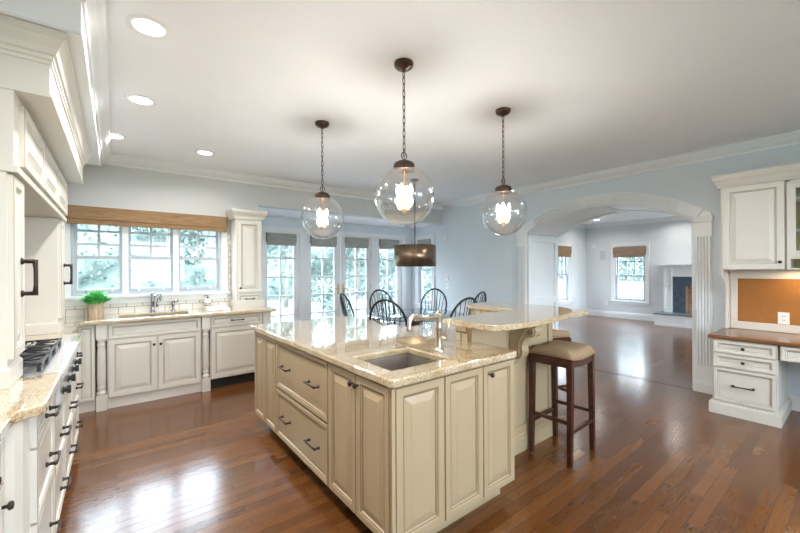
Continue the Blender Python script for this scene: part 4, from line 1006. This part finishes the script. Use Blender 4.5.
m.add([(XR+a, .937, z) for a, z in P]+[(XR+a, .953, z) for a, z in P], [tuple(range(k)), tuple(range(2*k-1, k-1, -1))]+[(i, (i+1) % k, k+(i+1) % k, k+i) for i in range(k)]); m.build('curved_bracket', M_white, r)
def plate(name, label, cat, M, w, h, slots, mt=None, group=None, t=.006):
    r = thing(name, label, cat, tuple(M @ Vector((0, 0, 0))), group)
    MB(M).box(-w/2, w/2, -t, 0, -h/2, h/2).build('cover_plate', mt or M_plate, r, .0015)
    for k, (a, b, c2, d2) in enumerate(slots): MB(M).box(a, b, -t-.002, -t+.001, c2, d2).build('slot' if (b-a) < .01 else 'button', M_slot if (b-a) < .01 else M_grille, r)
    return r
OS = [(-.008, -.004, .014, .026), (.004, .008, .014, .026), (-.008, -.004, -.026, -.014), (.004, .008, -.026, -.014)]
plate('wall_outlet', 'white power outlet at the lower edge of the cork board', 'outlet', FR(XR-.0135, .528, .905, '-x'), .082, .118, OS)
plate('thermostat', 'small thermostat on the blue wall above the light switch', 'thermostat', FR(XR, 5.275, 1.235, '-x'), .09, .10, [(-.025, .025, 0, .025)], t=.02)
plate('light_switch', 'white light switch on the blue wall right of the side window', 'switch', FR(XR, 5.25, 1.075, '-x'), .10, .115, [(-.03, -.018, -.02, .02), (.018, .03, -.02, .02)])
plate('motion_detector', 'small white sensor high on the blue wall by the header', 'sensor', FR(XR, 5.29, 2.06, '-x'), .05, .09, [], t=.035)
plate('speaker_grille', 'grey flush speaker grille on the living room wall left of the window', 'speaker', FR(XF, 4.805, 1.80, '-x'), .155, .26, [], M_grille)
plate('wall_sensor', 'tiny white sensor high on the living room far wall', 'sensor', FR(XF, 5.06, 2.08, '-x'), .055, .08, [], t=.03)
plate('wall_outlet', 'white outlet low on the living room wall left of the window sill', 'outlet', FR(XF, 4.72, .40, '-x'), .075, .115, OS)
plate('light_switch', 'white switch on the living room side wall right of its window', 'switch', FR(10.68, YLB, 1.13, '-y'), .075, .115, [(-.012, .012, -.02, .02)])

# ------------------------------------------------------------------ fireplace
FX = 11.02; FY = 2.20
r = thing('fireplace', 'white panelled fireplace with slate surround and brick firebox', 'fireplace', (11.1, FY, 0))
m = MB(); HXf = 10.60; m.box(HXf, XF-.003, FY-1.09, FY+1.09, 0, .27)
for a, b in ((-1.09, -.95), (-.52, -.44), (.44, .52), (.95, 1.09)): m.box(HXf-.012, HXf, FY+a, FY+b, 0, .27)
m.box(HXf-.011, HXf, FY-1.09, FY+1.09, 0, .06); m.box(HXf-.011, HXf, FY-1.09, FY+1.09, .225, .27); m.build('hearth_base', M_trim, r, .002)
MB().box(HXf-.03, XF-.003, FY-1.11, FY+1.11, .27, .30).build('hearth_slab', M_hearth, r, .004)
m = MB()
for s in (-1, 1):
    a, b = sorted((FY+s*.84, FY+s*1.02)); m.box(FX, XF-.003, a, b, .301, 1.41)
    for z0, z1 in ((.42, .95), (1.0, 1.34)):
        m.box(FX-.012, FX, a, a+.04, z0-.04, z1+.04); m.box(FX-.012, FX, b-.04, b, z0-.04, z1+.04)
    for z0, z1 in ((.301, .42), (.95, 1.0), (1.34, 1.41)): m.box(FX-.012, FX, a+.04, b-.04, z0, z1)
m.box(FX+.02, XF-.003, FY-.84, FY+.84, 1.20, 1.41)
m.box(FX-.02, XF-.003, FY-1.06, FY+1.06, 1.41, 1.45); m.box(FX-.05, XF-.003, FY-1.10, FY+1.10, 1.45, 1.475); m.build('mantel_frame', M_trim, r, .002)
MB().box(FX-.10, XF-.003, FY-1.16, FY+1.16, 1.475, 1.515).build('mantel_shelf', M_trim, r, .004)
m = MB(); fy = .58
m.box(FX+.04, FX+.10, FY-.84, FY-fy, .301, 1.20); m.box(FX+.04, FX+.10, FY+fy, FY+.84, .301, 1.20); m.box(FX+.04, FX+.10, FY-fy, FY+fy, .98, 1.20); m.build('slate_surround', M_slate, r)
m = MB(); m.box(XF-.03, XF-.003, FY-fy, FY+fy, .301, 1.0); m.box(FX+.1, XF-.03, FY-fy-.02, FY-fy, .301, 1.0); m.box(FX+.1, XF-.03, FY+fy, FY+fy+.02, .301, 1.0); m.box(FX+.1, XF-.03, FY-fy, FY+fy, .98, 1.0); m.build('firebox', M_fbrick, r)

# ------------------------------------------------------------------ outside
struct('ground_lawn', MB().box(-60, 80, -60, 80, -.5, -.32), M_lawn)
struct('ground_patio', MB().box(-2.0, 9.0, YD+.2, YD+3.2, -.32, -.14), M_patio)
def tree_mesh(name, rad, hgt, n, mt, leaf=.12, seed=1, crown0=.2):
    random.seed(seed); m = MB()
    blobs = [(random.uniform(-.5, .5)*rad, random.uniform(-.5, .5)*rad, hgt*random.uniform(crown0+.12, .85), rad*random.uniform(.35, .6)) for _ in range(12)]
    for i in range(n):
        bx, by, bz, br = random.choice(blobs); v = Vector((random.gauss(0, 1), random.gauss(0, 1), random.gauss(0, 1))).normalized()*br*random.uniform(.7, 1.05)
        p = Vector((bx, by, bz))+v; a = Vector((random.gauss(0, 1), random.gauss(0, 1), random.gauss(0, 1))).normalized(); b = a.cross(v.normalized())
        if b.length < .01: continue
        b.normalize(); s = leaf*random.uniform(.6, 1.3); m.add([p-a*s, p-b*s*.5, p+a*s, p+b*s*.5], [(0, 1, 2, 3)])
    return m.build(name, mt, None, local=True)
def tree(label, cat, x, y, rad, hgt, n, mt, seed, group, crown0=.2, leaf=.14, name='garden_tree'):
    r = thing(name, label, cat, (x, y, -.32), group)
    o = tree_mesh('foliage', rad, hgt, n, mt, leaf, seed, crown0); o.parent = r; o['kind'] = 'stuff'
    MB().tube([(0, 0, 0), (.05, .03, hgt*.4), (-.05, 0, hgt*.8)], [rad*.06, rad*.045, rad*.02], 8).build('trunk', M_bark, r, local=True)
    return r
GT = 'trees in the garden'
tree('large leafy tree seen through the left kitchen window', 'tree', -3.0, 16, 1.9, 7.0, 3600, M_tree, 1, GT)
tree('leafy tree seen through the right kitchen window', 'tree', 1.6, 17, 1.9, 7.5, 3600, M_tree2, 2, GT)
tree('tall tree seen through the leftmost glass door', 'tree', 6.2, 16.5, 1.9, 7.5, 3600, M_tree, 4, GT)
tree('tree seen through the second glass door from the left', 'tree', 10.8, 17.8, 1.9, 7.5, 3600, M_tree2, 5, GT)
tree('tree seen through the glass door right of the handles', 'tree', 15.4, 17.5, 1.9, 7.5, 3600, M_tree, 6, GT)
tree('tree seen through the rightmost glass door', 'tree', 20.0, 18, 1.9, 7.5, 3600, M_tree2, 7, GT)
tree('tree beyond the side window of the dining bay', 'tree', 15.5, 12.3, 1.6, 6, 2600, M_tree, 8, GT)
GS = 'round shrubs on the lawn'
tree('low shrub on the lawn behind the left glass doors', 'shrub', 6.6, 12.6, 1.1, 1.3, 1500, M_tree2, 9, GS, .1, .07, 'garden_shrub')
tree('low shrub on the lawn behind the glass door handles', 'shrub', 8.6, 12.2, 1.2, 1.4, 1500, M_tree, 10, GS, .1, .07, 'garden_shrub')
tree('low shrub on the lawn behind the rightmost glass door', 'shrub', 10.6, 12.3, 1.2, 1.5, 1500, M_tree2, 11, GS, .1, .07, 'garden_shrub')
tree('tree beyond the living room far window', 'tree', 19.5, 7.2, 1.5, 4.6, 2600, M_tree2, 12, GT, .2, .10)
tree('tree beyond the living room side window', 'tree', 20.5, 12.4, 1.6, 6, 2400, M_tree, 13, GT, .2, .12)
def hedge(label, x0, y0, x1, y1, h, n, mt, seed):
    random.seed(seed); r = thing('tall_hedge', label, 'hedge', ((x0+x1)/2, (y0+y1)/2, -.32), 'tall hedges closing the garden')
    d = Vector((x1-x0, y1-y0, 0)); L = d.length; M = T(x0, y0, -.32) @ RZ(math.atan2(d.y, d.x)); m = MB(M); nx, nz = 70, 12
    def pt(i, j):
        t = j/nz*PI*.5; q = math.sin(i*1.7+j*2.3)*.25+math.sin(i*.63-j*1.1)*.35+random.uniform(-.15, .15)
        return (L*i/nx, -1.0*math.cos(t)*1.2+q*.5, max(0, h*math.sin(t)*(1+.10*math.sin(i*.5)+.06*math.sin(i*1.9))+(q*.3 if j else 0)))
    vs = [pt(i, j) for i in range(nx+1) for j in range(nz+1)]+[(L*i/nx, 1.2, 0) for i in range(nx+1)]
    fs = [(i*(nz+1)+j, (i+1)*(nz+1)+j, (i+1)*(nz+1)+j+1, i*(nz+1)+j+1) for i in range(nx) for j in range(nz)]
    b = (nx+1)*(nz+1); fs += [(i*(nz+1)+nz, (i+1)*(nz+1)+nz, b+i+1, b+i) for i in range(nx)]
    m.add(vs, fs, 0, True)
    for k in range(n):
        i, j = random.uniform(0, nx), random.uniform(0, nz); c2 = Vector(pt(i, j))+Vector((0, random.uniform(-.3, 0), 0)); a = Vector((random.gauss(0, 1), random.gauss(0, 1), random.gauss(0, 1))).normalized(); q = a.cross(Vector((0, 1, .3))).normalized(); s_ = random.uniform(.05, .13)
        m.add([c2-a*s_, c2-q*s_*.6, c2+a*s_, c2+q*s_*.6], [(0, 1, 2, 3)])
    o = m.build('foliage', mt, r); o['kind'] = 'stuff'
hedge('tall green hedge along the back of the garden', -14, 22.5, 24, 22.5, 5.0, 9000, M_tree2, 31)
hedge('tall green hedge beyond the living room side of the garden', 26.5, 22, 26.5, -6, 4.2, 4500, M_tree, 32)
def fence(label, x0, y0, x1, y1, n):
    r = thing('picket_fence', label, 'fence', ((x0+x1)/2, (y0+y1)/2, -.32), 'white fences outside the living room')
    d = Vector((x1-x0, y1-y0, 0)); L = d.length; a = math.atan2(d.y, d.x); M = T(x0, y0, -.32) @ RZ(a); m = MB(M)
    m.box(0, L, -.02, .02, .25, .33); m.box(0, L, -.02, .02, .95, 1.03)
    for i in range(n): x = L*(i+.5)/n; m.box(x-.035, x+.035, -.035, -.02, 0, 1.2)
    m.build('picket_panel', M_trim, r)
    for i in range(5): x = L*i/4; MB(M).box(x-.05, x+.05, -.05, .05, 0, 1.3).build('post', M_trim, r)
fence('white picket fence beyond the living room far window', 16.5, 3.5, 16.5, 9.5, 50)
fence('white picket fence beyond the living room side window', 11.5, 8.2, 16.3, 8.2, 40)
